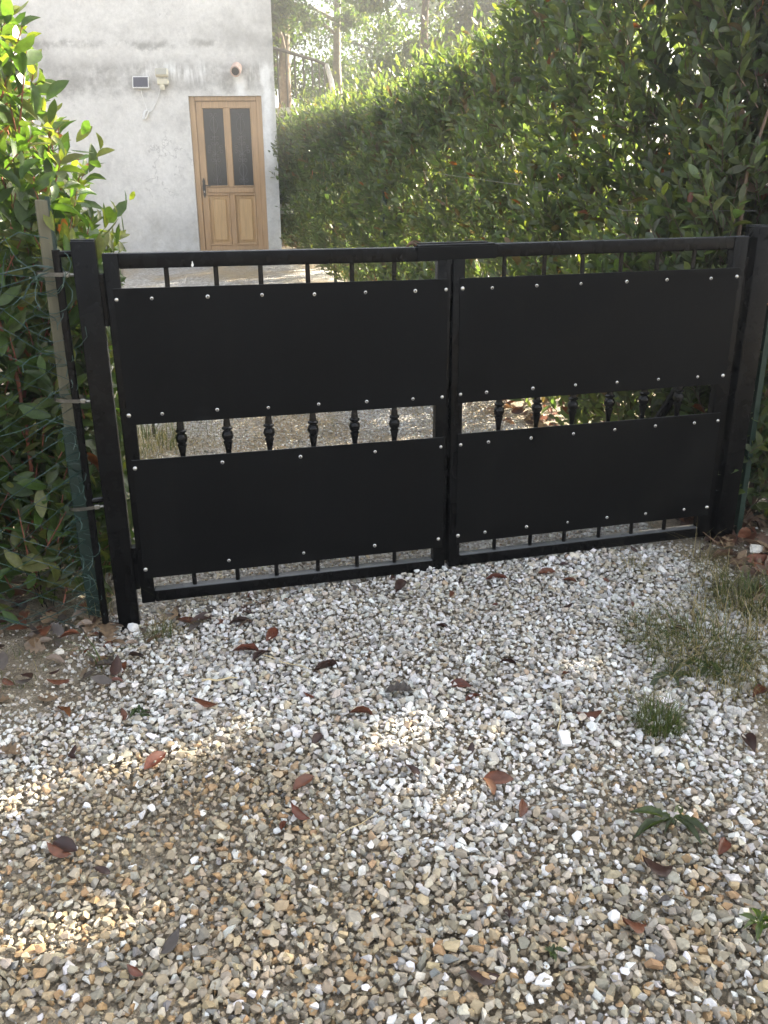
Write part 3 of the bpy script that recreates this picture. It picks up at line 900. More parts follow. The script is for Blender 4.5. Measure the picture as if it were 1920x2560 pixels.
tag(link('twigs', sticks_mesh('twigs', A - loc, B - loc, np.full(len(A), 0.004), np.full(len(A), 0.002)), M['red_stem'], bush), kind='stuff')
for k in range(11):
    u = -1.15 - 0.13 * k + random.uniform(-0.05, 0.05)
    d = random.uniform(0.25, 0.75)
    q = [W(u - 0.05, d, -0.05)]
    for h_ in range(1, 6):
        q.append(q[-1] + Vector((random.uniform(-0.09, 0.09), random.uniform(-0.09, 0.05), (0.30 + 0.02 * k) * min(1, 0.75 + 0.1 * k))))
    o = tube('stem', bush, M['red_stem'] if k % 3 else M['brown_stem'], q, [0.011, 0.010, 0.008, 0.007, 0.005, 0.003], 6)
    o.location = -bush.location

# ------------------------------------------------------------------ trees behind
def tree(name, label, x, y, h, crown_r, base_z, nleaf, tint_base, barkm, lean=(0, 0), trunk_r=0.09, lowbias=1.0, nc=62, cs_=(0.22, 0.52)):
    g = float(gz(x, y))
    root = thing(name, label, 'tree', (x, y, g), (0, 0, 0), None)
    # trunk with limbs
    bm = bmesh.new()
    q = [Vector((0, 0, -0.1))]
    for k in range(1, 9):
        q.append(Vector((lean[0] * k / 8 + random.uniform(-0.06, 0.06), lean[1] * k / 8 + random.uniform(-0.06, 0.06), h * 0.88 * k / 8)))
    add_tube(bm, q, [trunk_r * (1.15 - 0.95 * k / 8) for k in range(9)], 8)
    finish('trunk', bm, barkm, root, smooth=80)
    ends = []
    bm = bmesh.new()
    for k in range(14):
        t = random.uniform(0.25, 0.95)
        p = q[int(t * 8)].lerp(q[min(8, int(t * 8) + 1)], t * 8 % 1)
        a = random.uniform(0, 6.28)
        ln_ = crown_r * random.uniform(0.5, 1.0)
        path = [p]
        for s in range(1, 5):
            path.append(path[-1] + Vector((math.cos(a) * ln_ / 4, math.sin(a) * ln_ / 4, ln_ * random.uniform(0.02, 0.18))))
            a += random.uniform(-0.35, 0.35)
        add_tube(bm, path, [trunk_r * c_ for c_ in (0.42, 0.33, 0.24, 0.15, 0.07)], 5)
        ends += path[2:]
    finish('limb', bm, barkm, root, smooth=80)
    # clumps of leaves around the limbs and through the crown
    cc = []
    for k in range(nc):
        if k < len(ends): c_ = np.array(ends[k])
        else:
            zz = base_z - g + (h - (base_z - g)) * rng.random() ** (1.2 * lowbias)
            fr = (zz - (base_z - g)) / (h - (base_z - g))
            rr = crown_r * math.sqrt(max(0.05, 1 - (1.5 * fr - 0.55) ** 2)) * rng.uniform(0.35, 1.0)
            a = rng.uniform(0, 6.28)
            c_ = np.array([lean[0] * fr + rr * math.cos(a), lean[1] * fr + rr * math.sin(a), zz])
        cc.append(c_)
    cc = np.array(cc)
    ci = rng.integers(0, nc, nleaf)
    cs = rng.uniform(*cs_, nc)
    off = rng.normal(0, 1, (nleaf, 3)) * cs[ci][:, None] * np.array([1, 1, 0.62]) * 0.62
    O = cc[ci] + off
    d = unit(rng.normal(0, 1, (nleaf, 3)) + np.array([0, 0, -0.35]))
    n = unit(rng.normal(0, 0.7, (nleaf, 3)) + np.array([0, 0, 1]))
    L = rng.uniform(0.06, 0.115, nleaf)
    tint = greens(nleaf, tint_base, 0.3, 0.12, 0.0)
    tint *= rng.uniform(0.75, 1.25, nc)[ci][:, None]
    k_ = ~lets_sun_through(O + np.array([x, y, g]))
    O, d, n, L, tint = O[k_], d[k_], n[k_], L[k_], tint[k_]
    nleaf = len(O)
    tag(link('crown', leaves_mesh('crown', T_TREE, O, d, n, L, L * rng.uniform(0.7, 0.95, nleaf), np.ones(nleaf), tint, False), M['tree_leaf'], root), kind='stuff')
    return root
TG = (0.070, 0.105, 0.028)
tree('oak_tree', 'sunlit oak with dark forked trunk seen through stair railing', -1.85, 17.2, 8.0, 1.9, 2.6, 30000, TG, M['bark'], (0.3, 0), 0.13)
tree('oak_tree', 'slender pale trunked tree rising behind the stair railing', -1.02, 19.0, 9.0, 2.1, 3.9, 22000, TG, M['pale_bark'], (0.4, 0.2), 0.10)
tree('oak_tree', 'bushy light green tree behind middle of the hedge top', 0.75, 17.0, 7.5, 1.8, 2.4, 28000, (0.08, 0.115, 0.035), M['bark'], (0.1, 0), 0.10)
tree('oak_tree', 'broad tree with dark limb above the dip of hedge', 2.5, 16.0, 8.5, 2.1, 2.5, 21000, TG, M['bark'], (-0.3, 0), 0.12)
tree('oak_tree', 'dense tree mostly hidden behind highest part of hedge', 5.4, 17.5, 8.0, 2.1, 2.2, 9000, TG, M['bark'], (0, 0), 0.12)
tree('oak_tree', 'dark leaved far tree low between stair railing and hedge', -0.1, 25.0, 7.0, 2.6, 1.6, 20000, (0.06, 0.10, 0.03), M['bark'], (0, 0), 0.12)
tree('oak_tree', 'far yellow green tree at right beyond the hedge', 2.6, 26.0, 8.5, 2.9, 1.6, 20000, TG, M['bark'], (0, 0), 0.14)

# trees on the right that shade the entrance
for (lab, x, y, h) in (('full crowned tree shading the entrance from the right roadside', 5.3, 4.7, 6.2), ('full crowned roadside tree behind the nearest shade tree', 7.3, 5.9, 7.0),
                       ('full crowned roadside tree farthest right of the entrance', 6.6, 3.3, 6.5), ('full crowned tree standing beyond the roadside hedge corner', 8.6, 4.6, 7.0)):
    tree('shade_tree', lab, x, y, h, 1.9, 1.7, 24000, (0.07, 0.11, 0.03), M['bark'], (0, 0), 0.12, 1.0, 170, (0.4, 0.7))

# ------------------------------------------------------------------ gate posts
PR = (0, 0, PSI)
def gate_post(label, u0, u1, ztop, zbot):
    wdt = u1 - u0
    t = thing('gate_post', label, 'post', tuple(W((u0 + u1) / 2, 0.02, zbot)), PR, 'square posts of the gate')
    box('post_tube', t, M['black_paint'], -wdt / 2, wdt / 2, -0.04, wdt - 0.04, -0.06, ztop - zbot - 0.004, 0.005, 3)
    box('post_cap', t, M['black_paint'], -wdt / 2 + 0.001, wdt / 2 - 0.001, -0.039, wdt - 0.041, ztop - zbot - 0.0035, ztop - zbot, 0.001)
    return t
pl = gate_post('square black gate post beside the wire fence and bush', -1.062, -0.984, 1.437, -0.03)
pr = gate_post('square black gate post against the tall hedge', 1.541, 1.631, 1.447, 0.07)

# ------------------------------------------------------------------ gate leaves
def lathe_baluster(x, y, z0, z1, zk):
    prof = [(0.0085, z0), (0.0085, zk - 0.085), (0.0105, zk - 0.06), (0.015, zk - 0.034), (0.0175, zk - 0.028), (0.0175, zk - 0.023), (0.0125, zk - 0.020),
            (0.019, zk - 0.013), (0.0225, zk), (0.019, zk + 0.013), (0.0125, zk + 0.019), (0.020, zk + 0.024), (0.0205, zk + 0.030), (0.014, zk + 0.034),
            (0.0125, zk + 0.05), (0.0095, zk + 0.075), (0.0085, zk + 0.10), (0.0085, z1)]
    bm = bmesh.new()
    add_lathe(bm, prof, 10, (x, y, 0))
    return bm

BOLT = []
def dome(r, h, n=10):
    return [(r * 0.98, 0.0), (r, h * 0.25), (r * 0.86, h * 0.65), (r * 0.5, h * 0.95), (0.0005, h)]
RY = Matrix.Rotation(math.radians(90), 3, 'X')          # lathe axis towards the viewer (-y)
def bolt_meshes():
    bm = bmesh.new()
    add_lathe(bm, dome(0.0080, 0.0052), 12, (0, 0, 0), RY)
    a = finish('bolt', bm, M['steel'], None, smooth=60)
    bm = bmesh.new()
    add_lathe(bm, [(0.0068, 0), (0.0072, 0.0012), (0.0058, 0.0032), (0.0030, 0.0036), (0.0028, 0.0012), (0.0004, 0.001)], 10, (0, 0, 0), RY)
    c = finish('rivet', bm, M['steel'], None, smooth=60)
    bm = bmesh.new()
    add_lathe(bm, [(0.0028, 0.0013), (0.0028, 0.0030), (0.0004, 0.0031)], 6, (0, 0, 0), RY)
    e = finish('rivet_hole', bm, M['dark_hole'], None)
    return a, c, e
_b, _r, _h = bolt_meshes()
for o in (_b, _r, _h): COL.objects.unlink(o)
def copy_to(o, parent, loc, name=None):
    c_ = o.copy()
    COL.objects.link(c_)
    c_.parent = parent
    c_.location = loc
    c_.rotation_euler = (random.uniform(-0.22, 0.22), random.uniform(-3.1, 3.1), random.uniform(-0.22, 0.22))
    c_.scale = [random.uniform(0.88, 1.1)] * 3
    return c_

def leaf_gate(label, hinge_u, tilt, u0, u1, uin0, uin1, zs, bars, panels, bolts):
    """everything given in gate-line u and height z; the thing's origin sits at the hinge"""
    zb = zs['bot']
    t = thing('gate_leaf', label, 'gate', tuple(W(hinge_u, 0, zb)), (0, tilt, PSI), 'two leaves of the driveway gate')
    U = lambda u: u - hinge_u
    Z = lambda z: z - zb
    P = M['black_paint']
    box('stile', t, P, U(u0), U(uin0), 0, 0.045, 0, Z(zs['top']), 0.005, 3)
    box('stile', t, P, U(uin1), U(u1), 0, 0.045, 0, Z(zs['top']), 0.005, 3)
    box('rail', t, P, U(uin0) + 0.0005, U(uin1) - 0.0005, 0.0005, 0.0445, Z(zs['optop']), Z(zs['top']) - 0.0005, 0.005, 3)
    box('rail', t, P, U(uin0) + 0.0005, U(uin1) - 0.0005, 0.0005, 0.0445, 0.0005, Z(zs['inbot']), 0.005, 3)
    for u in bars:
        bm = lathe_baluster(U(u), 0.022, Z(zs['inbot']) - 0.004, Z(zs['optop']) + 0.004, Z(zs['knob']))
        finish('baluster', bm, M['black_turned'], t, smooth=50)
    for (pu0, pu1, pz0, pz1), (corner, rivets) in zip(panels, bolts):
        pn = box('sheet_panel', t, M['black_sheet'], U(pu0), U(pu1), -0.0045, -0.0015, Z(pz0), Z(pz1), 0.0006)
        for (u, z) in corner: copy_to(_b, pn, (U(u), -0.0046, Z(z)))
        for (u, z) in rivets:
            r_ = copy_to(_r, pn, (U(u), -0.0046, Z(z)))
            copy_to(_h, pn, (U(u), -0.0046, Z(z)))
    return t

CB = [[[(-0.936, 1.239), (0.241, 1.237), (-0.939, 0.836), (0.234, 0.831)],
       [(-0.82, 1.24), (-0.631, 1.24), (-0.442, 1.24), (-0.255, 1.236), (-0.067, 1.237), (0.122, 1.236), (-0.823, 0.835), (-0.627, 0.837), (-0.441, 0.833), (-0.252, 0.834), (-0.067, 0.832), (0.116, 0.831)]],
      [[(-0.938, 0.638), (0.233, 0.63), (-0.941, 0.234), (0.23, 0.235)],
       [(-0.623, 0.636), (-0.329, 0.634), (-0.036, 0.631), (-0.626, 0.236), (-0.332, 0.235), (-0.041, 0.235)]]]
gl = leaf_gate('left black metal gate leaf hinged on the post by the bush', -0.968, 0.0, -0.968, 0.262, -0.917, 0.212,
               dict(bot=0.09, top=1.391, optop=1.339, inbot=0.140, knob=0.732), [-0.763, -0.595, -0.44, -0.272, -0.11, 0.049],
               [(-0.945, 0.250, 0.800, 1.276), (-0.948, 0.248, 0.196, 0.669)], CB)
TILT = -0.0080
def untilt(pts): return [(u, z - 0.008 * (u - 1.53)) for u, z in pts]
RB = [[untilt([(0.315, 1.239), (1.487, 1.251), (0.315, 0.837), (1.482, 0.847)]),
       untilt([(0.433, 1.238), (0.614, 1.241), (0.798, 1.243), (0.994, 1.245), (1.17, 1.247), (1.369, 1.247), (0.423, 0.839), (0.619, 0.843), (0.804, 0.846), (0.989, 0.846), (1.178, 0.848), (1.361, 0.848)])],
      [untilt([(0.32, 0.632), (1.486, 0.651), (0.316, 0.241), (1.487, 0.254)]),
       untilt([(0.438, 0.635), (0.622, 0.638), (0.81, 0.642), (0.997, 0.646), (1.186, 0.649), (1.372, 0.649), (0.435, 0.244), (0.622, 0.249), (0.811, 0.25), (0.996, 0.254), (1.183, 0.253), (1.372, 0.254)])]]
gr = leaf_gate('right black metal gate leaf carrying the latch cover and hung by the hedge', 1.53, TILT, 0.279, 1.528, 0.327, 1.462,
               dict(bot=0.109, top=1.407, optop=1.357, inbot=0.158, knob=0.762), [0.489, 0.653, 0.812, 0.977, 1.135, 1.298],
               [(0.305, 1.498, 0.812, 1.286), (0.308, 1.496, 0.216, 0.687)], RB)
# hinges between leaves and posts
for t, u0, u1, hu in ((gl, -0.984, -0.969, -0.968), (gr, 1.5285, 1.541, 1.53)):
    zb = t.location.z
    for a, c in ((0.15, 0.325), (1.15, 1.325)):
        box('hinge', t, M['black_paint'], u0 - hu, u1 - hu, 0.004, 0.04, a - zb, c - zb, 0.002)
box('gap_shade_strip', gr, M['black_sheet'], 0.250 - 1.53, 0.305 - 1.53, 0.0465, 0.0505, 0.012, 1.335 - 0.109, 0.0008)  # added strip behind the seam, blocks light so the gap stays black
# sliding latch cover over the meeting stiles
LZ = 1.409 - 0.109
x0, x1 = 0.139 - 1.53, 0.445 - 1.53
bm = bmesh.new()
add_box(bm, x0, x1, -0.0075, -0.0048, LZ - 0.0545, LZ - 0.008, 0.0006)
add_box(bm, x0, x1, 0.0495, 0.0522, LZ - 0.0545, LZ - 0.008, 0.0006)
add_box(bm, x0, x1 - 0.004, -0.0075, 0.0522, LZ - 0.0075, LZ + 0.0005, 0.002)
finish('latch_cover', bm, M['black_sheet'], gr)
box('latch_lid', gr, M['black_paint'], x0 + 0.012, x1 - 0.03, 0.004, 0.05, LZ + 0.001, LZ + 0.006, 0.001)
bm = bmesh.new()
add_tube(bm, [(x0 + 0.004, 0.01, LZ - 0.004), (x0 - 0.012, 0.008, LZ + 0.006), (x0 - 0.026, 0.012, LZ + 0.002), (x0 - 0.034, 0.02, LZ - 0.010)], 0.0045, 6)
add_tube(bm, [(x0 + 0.012, 0.016, LZ + 0.006), (x0 - 0.004, 0.018, LZ + 0.012), (x0 - 0.02, 0.022, LZ + 0.008), (x0 - 0.032, 0.014, LZ - 0.004)], 0.0035, 6)
finish('latch_wire', bm, M['rust'], gr, smooth=60)
# droppings on the paint
def drip(parent, u, z, hu, zb, w_, h_):
    bm = bmesh.new()
    v = [bm.verts.new((u - hu + dx * w_, -0.0008, z - zb + dz * h_)) for dx, dz in ((-0.1, 1), (0.12, 0.9), (0.35, 0.2), (0.5, -0.3), (0.2, -0.9), (-0.3, -1), (-0.5, -0.4), (-0.25, 0.15))]
    f_ = bm.faces.new(v)
    e_ = bmesh.ops.extrude_face_region(bm, geom=[f_])
    bmesh.ops.translate(bm, verts=[q for q in e_['geom'] if isinstance(q, bmesh.types.BMVert)], vec=(0, 0.0012, 0))
    finish('white_dropping', bm, M['white_mark'], parent)
drip(gl, -0.674, 1.350, -0.968, 0.09, 0.009, 0.010)

# strut behind the right leaf, thin stake left of the drive
tag(tube('support_strut', None, M['black_paint'], [tuple(W(1.335, 0.36, 0.42)), tuple(W(1.52, 0.10, 1.08))], 0.022, 8), 'black diagonal strut behind the right gate leaf', 'strut')
tag(tube('thin_stake', None, M['black_iron'], [tuple(W(-0.91, 2.25, 0.05)), tuple(W(-0.905, 2.25, 0.95))], 0.011, 6), 'thin dark stake standing in dry grass behind left leaf', 'stake')

# ------------------------------------------------------------------ left fence
fence = thing('wire_fence', 'green chain link fence with loose tangled edge left of gate', 'fence', tuple(W(-1.5, 0.06, 0.0)), PR)
FL = Matrix.Rotation(-PSI, 4, 'Z') @ Matrix.Translation(-fence.location)
def fl(u, d, z): return Vector((u + 1.5, d - 0.06, z))
# one diamond lattice
bm = bmesh.new()
mesh_d, R_ = 0.074, 0.0025
nu = 15
random.seed(5)
def wob(u, z):
    e = max(0, min(1, (z - 0.85) / 0.6)) * max(0, min(1, (u + 1.62) / 0.35))
    return (0.022 * math.sin(9 * z + 5 * u) + 0.035 * e * math.sin(23 * u + 17 * z), 0.03 * math.sin(6 * z + 3 * u) + 0.05 * e * math.sin(31 * z + 11 * u), 0.018 * math.sin(7 * u + 4 * z) + 0.03 * e * math.sin(19 * z - 13 * u))
for k in range(nu):
    pts = []
    for j in range(50):
        z = 0.005 + j * mesh_d * 0.55
        if z > 1.42: break
        u = -1.13 - (k + 0.5) * mesh_d + (0.5 if ((j + k) % 2) else -0.5) * mesh_d * 1.05
        a_, b_, c_ = wob(u, z)
        pts.append(fl(u + a_, 0.03 + b_ * 0.5 + (0.004 if (j + k) % 2 else -0.004), z + c_))
    add_tube(bm, pts, R_, 4)
for zc, sl in ((1.44, -0.1), (0.80, 0.03), (0.07, 0.02)):
    pts = [fl(-1.13 - 0.09 * k, 0.02 + 0.01 * math.sin(k), zc + 0.03 * math.sin(k * 1.7) + sl * 0.09 * k) for k in range(13)]
    add_tube(bm, pts, 0.002, 5)
finish('wire_mesh', bm, M['green_wire'], fence, smooth=60)
bm = bmesh.new()                                        # cut ends curling round the post
for k in range(40):
    z = 0.08 + 1.30 * k / 40 + random.uniform(-0.02, 0.02)
    u = -1.165 + random.uniform(-0.02, 0.03)
    r0 = random.uniform(0.018, 0.045) * (1.4 if z > 0.95 else 1)
    a0 = random.uniform(0, 6.28)
    pts = [fl(u + r0 * math.cos(a0 + q * 0.55) * (1 + 0.1 * q), 0.0 + 0.035 * math.sin(a0 * 2 + q * 0.8), z + r0 * 0.9 * math.sin(a0 + q * 0.55) + 0.004 * q) for q in range(8)]
    add_tube(bm, pts, 0.0015, 4)
for k in range(9):
    z = 1.08 + random.uniform(0, 0.45)
    u = -1.22 - random.uniform(0, 0.35)
    pts = [Vector((0, 0, 0))]
    p = fl(u, 0.03, z)
    d = Vector((random.uniform(-1, 1), random.uniform(-0.4, 0.3), random.uniform(-0.6, 0.8))).normalized()
    pts = [p]
    for q in range(9):
        d = (d + Vector((random.uniform(-0.6, 0.6), random.uniform(-0.4, 0.4), random.uniform(-0.7, 0.6)))).normalized()
        q_ = pts[-1] + d * 0.032
        if q_.x > 0.385: d.x = -abs(d.x); q_ = pts[-1] + d * 0.032
        pts.append(q_)
    add_tube(bm, pts, 0.0015, 4)
finish('loose_wire', bm, M['green_wire'], fence, smooth=60)
# post: pale timber above, green metal below and beside
bm = bmesh.new()
add_box(bm, -0.021, 0.021, -0.018, 0.018, 0.0, 0.86, 0.003)
o = finish('timber_post', bm, M['stake_wood'], fence)
o.location = fl(-1.150, 0.07, 0.70)
o.rotation_euler = (0, 0.010, 0.1)
bm = bmesh.new()
add_box(bm, -0.025, 0.025, -0.022, 0.016, -0.05, 0.795, 0.003)
o = finish('green_post', bm, M['green_metal'], fence)
o.location = fl(-1.150, 0.065, 0.0)
bm = bmesh.new()
add_box(bm, -0.007, 0.007, -0.02, 0.02, 0.0, 0.50, 0.002)
o = finish('green_strip', bm, M['green_metal'], fence)
o.location = fl(-1.112, 0.075, 1.07)
o.rotation_euler = (0, -0.02, 0)

pole = thing('brace_pole', 'slim black pole welded to left gate post by short stubs', 'pole', tuple(W(-1.11, -0.005, 0)), PR)
tube('upright', pole, M['black_paint'], [(0, 0, 0.03), (0, 0, 1.405)], 0.0135, 10)
for z in (1.392, 0.527):
    tube('stub', pole, M['black_paint'], [(0.008, 0, z), (0.0475, 0.01, z)], 0.0105, 8)
for (z, ti) in ((1.329, 0.05), (0.905, 0.10), (0.506, -0.02)):
    cl = thing('hose_clamp', {1.329: 'topmost steel hose clamp tying the fence to the slim pole', 0.905: 'middle steel hose clamp tying the fence to the slim pole', 0.506: 'lowest steel hose clamp tying the fence to the slim pole'}[z], 'clamp', tuple(W(-1.131, 0.018, z)), (0, ti, PSI), 'hose clamps on the fence post')
    bm = bmesh.new()
    n_ = 22
    ri = [[], []]
    for k in range(n_):
        th = 2 * math.pi * k / n_
        x, y = 0.052 * math.copysign(abs(math.cos(th)) ** 0.7, math.cos(th)), 0.044 * math.copysign(abs(math.sin(th)) ** 0.7, math.sin(th))
        for q in (0, 1): ri[q].append(bm.verts.new((x, y, -0.0065 + 0.013 * q)))
    for k in range(n_): bm.faces.new((ri[0][k], ri[0][(k + 1) % n_], ri[1][(k + 1) % n_], ri[1][k]))
    bmesh.ops.solidify(bm, geom=bm.faces[:], thickness=0.0012)
    finish('band', bm, M['clamp_steel'], cl, smooth=50)
    bm = bmesh.new()
    add_box(bm, 0.036, 0.056, -0.040, -0.026, -0.009, 0.009, 0.003)
    add_lathe(bm, [(0.006, 0), (0.006, 0.012), (0.0005, 0.013)], 8, (0.057, -0.033, 0), Matrix.Rotation(math.radians(90), 3, 'Y'))
    finish('screw', bm, M['clamp_steel'], cl, smooth=40)

# ------------------------------------------------------------------ right side: green angle post and mesh
fr = thing('wire_fence', 'green angle post with chain link right of the gate', 'fence', tuple(W(1.715, 0.05, 0.1)), PR)
bm = bmesh.new()
add_box(bm, -0.018, 0.018, -0.002, 0.002, -0.1, 1.55, 0.0008)
add_box(bm, -0.002, 0.002, 0.0025, 0.035, -0.1, 1.55, 0.0008)
o = finish('angle_post', bm, M['green_metal'], fr)
o.rotation_euler = (0, -0.008, 0.3)
bm = bmesh.new()
for k in range(26):
    pts = [(0.02 + (k + 0.5) * 0.058 + (0.5 if (j + k) % 2 else -0.5) * 0.06 - 0.06, 0.045 + 0.02 * math.sin(j * 0.5 + k), 0.02 + j * 0.034) for j in range(40)]
    add_tube(bm, pts, 0.0013, 4)
finish('wire_mesh', bm, M['green_wire'], fr, smooth=60)
# wire and green posts along the driveway side of the hedge
df = thing('wire_fence', 'thin wire and green posts half buried in driveway hedge', 'fence', (0.55, 6.0, 0.3))
for (x, y, zt) in ((0.02, 7.8, 1.68), (-0.55, 10.2, 1.8)):
    g = float(gz(x, y))
    o = box('green_post', df, M['green_metal'], x - 0.018, x + 0.018, y - 0.014, y + 0.014, g - 0.1, zt, 0.002)
    o.location = -df.location
o = tube('wire', df, M['grey_wire'], [(1.50, 3.62, 1.50), (1.15, 4.3, 1.49), (0.85, 5.1, 1.60), (0.56, 5.95, 1.66), (0.30, 6.9, 1.72)], 0.0016, 4)
o.location = -df.location

# ------------------------------------------------------------------ gravel
def hull(npts, seed):
    r = np.random.default_rng(seed)
    p = unit(r.normal(size=(npts, 3))) * r.uniform(0.78, 1.0, (npts, 1)) * np.array([1.0, 0.78, 0.58])
    # knock two or three flat breaks into the stone
    for _ in range(3):
        nn = unit(r.normal(size=(1, 3)))[0]
        k_ = p @ nn
        lim = 0.42 + 0.2 * r.random()
        p = p - np.outer(np.maximum(k_ - lim, 0), nn)
    bm = bmesh.new()
    for q in p: bm.verts.new(q + r.normal(0, 1e-4, 3))
    ret = bmesh.ops.convex_hull(bm, input=bm.verts)
    junk = [g_ for g_ in ret['geom_interior'] + ret['geom_unused'] if isinstance(g_, bmesh.types.BMVert)]
    bmesh.ops.delete(bm, geom=list(set(junk)), context='VERTS')
    bmesh.ops.triangulate(bm, faces=bm.faces)
    bm.verts.ensure_lookup_table()
    bm.verts.index_update()
    v = np.array([q.co[:] for q in bm.verts])
    f_ = np.array([[q.index for q in fc.verts] for fc in bm.faces])
    bm.free()
    return v, f_
HULL_A = [hull(13, s) for s in range(30)]
HULL_C = [hull(7, 200 + s) for s in range(8)]
HULL_B = [hull(9, 100 + s) for s in range(10)]

def rand_rot(k, tilt):
    """random turn about z then a tilt: stones lie mostly on their flat side"""
    yaw = rng.uniform(0, 6.283, k)
    ax = rng.uniform(0, 6.283, k)
    ti = np.abs(rng.normal(0, tilt, k))
    c, s = np.cos(yaw), np.sin(yaw)
    Rz = np.zeros((k, 3, 3))
    Rz[:, 0, 0], Rz[:, 0, 1], Rz[:, 1, 0], Rz[:, 1, 1], Rz[:, 2, 2] = c, -s, s, c, 1
    x, y = np.cos(ax), np.sin(ax)
    C, S = np.cos(ti), np.sin(ti)
    Rt = np.zeros((k, 3, 3))
    Rt[:, 0, 0], Rt[:, 0, 1], Rt[:, 0, 2] = C + x * x * (1 - C), x * y * (1 - C), y * S
    Rt[:, 1, 0], Rt[:, 1, 1], Rt[:, 1, 2] = x * y * (1 - C), C + y * y * (1 - C), -x * S
    Rt[:, 2, 0], Rt[:, 2, 1], Rt[:, 2, 2] = -y * S, x * S, C
    return Rt @ Rz

def stones(name, P_, size, tint, hulls, tilt=0.45):
    k = len(P_)
    R = rand_rot(k, tilt)
    sc_ = size[:, None] * rng.uniform(0.8, 1.2, (k, 3))
    vi = rng.integers(0, len(hulls), k)
    VV, FF, CC, base_ = [], [], [], 0
    for q, (v, f_) in enumerate(hulls):
        m_ = np.where(vi == q)[0]
        if not len(m_): continue
        vv = np.einsum('kij,kvj->kvi', R[m_], v[None] * sc_[m_][:, None]) + P_[m_][:, None]
        FF.append((f_[None] + (np.arange(len(m_)) * len(v))[:, None, None] + base_).reshape(-1, 3))
        VV.append(vv.reshape(-1, 3))
        CC.append(np.repeat(tint[m_], len(v), 0))
        base_ += len(m_) * len(v)
    return np_mesh(name, np.concatenate(VV), [np.concatenate(FF)], np.concatenate(CC))

def smooth01(x):
    x = np.clip(x, 0, 1)
    return x * x * (3 - 2 * x)

def lump(x, y, s, seed):
    """cheap smooth noise in -1..1"""
    r = np.random.default_rng(seed)
    o_ = np.zeros_like(x)
    for q in range(5):
        a, ph, fq = r.uniform(0, 6.28), r.uniform(0, 6.28), s * r.uniform(0.6, 1.8)
        o_ += np.sin(fq * (x * math.cos(a) + y * math.sin(a)) + ph)
    return o_ / 3.2

def whiteness(x, y):
    u, d = UD(x, y)
    edge = np.interp(u, [-2.5, -1.2, -0.6, 0.0, 0.5, 1.2, 2.5], [-0.9, -0.78, -0.95, -1.40, -1.70, -1.55, -1.1])
    w_ = smooth01(0.5 + (d - edge + 0.25 * lump(x, y, 4.0, 3)) / 1.0)
    return np.where(d > 0.05, 0.50, w_)

def bare(x, y):
    """where soil and litter show instead of the loose stones: both verges"""
    u, d = UD(x, y)
    lft = smooth01((-1.02 - u + 0.16 * lump(x, y, 6, 8) + np.clip(d + 0.45, 0, 1) * 0.25) / 0.28) * smooth01((d + 0.75) / 0.4)
    rgt = smooth01((u - 1.22 - 0.10 * np.clip(-d - 0.4, -1, 2) * 0 + 0.12 * lump(x, y, 6, 9)) / 0.3)
    rgt = np.maximum(rgt * smooth01((d + 1.5) / 0.5), 0.9 * smooth01((u - 0.66 + 0.1 * lump(x, y, 7, 4)) / 0.25) * smooth01((d + 1.75) / 0.3) * smooth01((-0.95 - d) / 0.3))
    return np.clip(np.maximum(lft, rgt), 0, 1)

WHITE = np.array([[0.66, 0.65, 0.625], [0.60, 0.585, 0.555], [0.50, 0.485, 0.455], [0.55, 0.51, 0.44], [0.42, 0.40, 0.37], [0.70, 0.695, 0.68], [0.48, 0.43, 0.35]])
TAN = np.array([[0.365, 0.296, 0.194], [0.308, 0.251, 0.171], [0.274, 0.234, 0.165], [0.410, 0.314, 0.182], [0.433, 0.376, 0.279], [0.239, 0.217, 0.171], [0.365, 0.325, 0.257], [0.376, 0.239, 0.114]])
TAN = TAN * 0.88 + TAN.mean(1, keepdims=True) * 0.08          # dusty rather than orange
def stone_tint(x, y, white_of_tan=0.09):
    k = len(x)
    w_ = whiteness(x, y)
    p = np.where(w_ > 0.5, 0.80 * smooth01((w_ - 0.2) / 0.6) + 0.04, white_of_tan + 0.10 * smooth01((x + 0.1) / 0.8) + 0.62 * w_)
    isw = rng.random(k) < p
    c = np.where(isw[:, None], WHITE[rng.integers(0, len(WHITE), k)], TAN[rng.integers(0, len(TAN), k)])
    # stones of the tan kind are paler and greyer where the white load was spread
    c = np.where((~isw)[:, None], c * (1 - 0.35 * w_[:, None]) + np.array([0.46, 0.43, 0.38]) * 0.35 * w_[:, None], c)
    odd = rng.random(k) < 0.02
    c[odd] = np.array([0.22, 0.215, 0.205])
    return c * rng.uniform(0.86, 1.12, (k, 1)) * rng.uniform(0.97, 1.03, (k, 3))

def scatter(u0, u1, d0, d1, step):
    uu, dd = np.arange(u0, u1, step), np.arange(d0, d1, step)
    U, D_ = np.meshgrid(uu, dd)
    U = (U + rng.uniform(-0.5, 0.5, U.shape) * step).ravel()
    D_ = (D_ + rng.uniform(-0.5, 0.5, D_.shape) * step).ravel()
    return U * CS - D_ * SN, D0 + U * SN + D_ * CS

def seen(x, y, margin):
    """inside the widened view cone on the ground"""
    return (np.abs(x) < y * 0.40 + 0.30 + margin) & (y > 1.0 - margin)

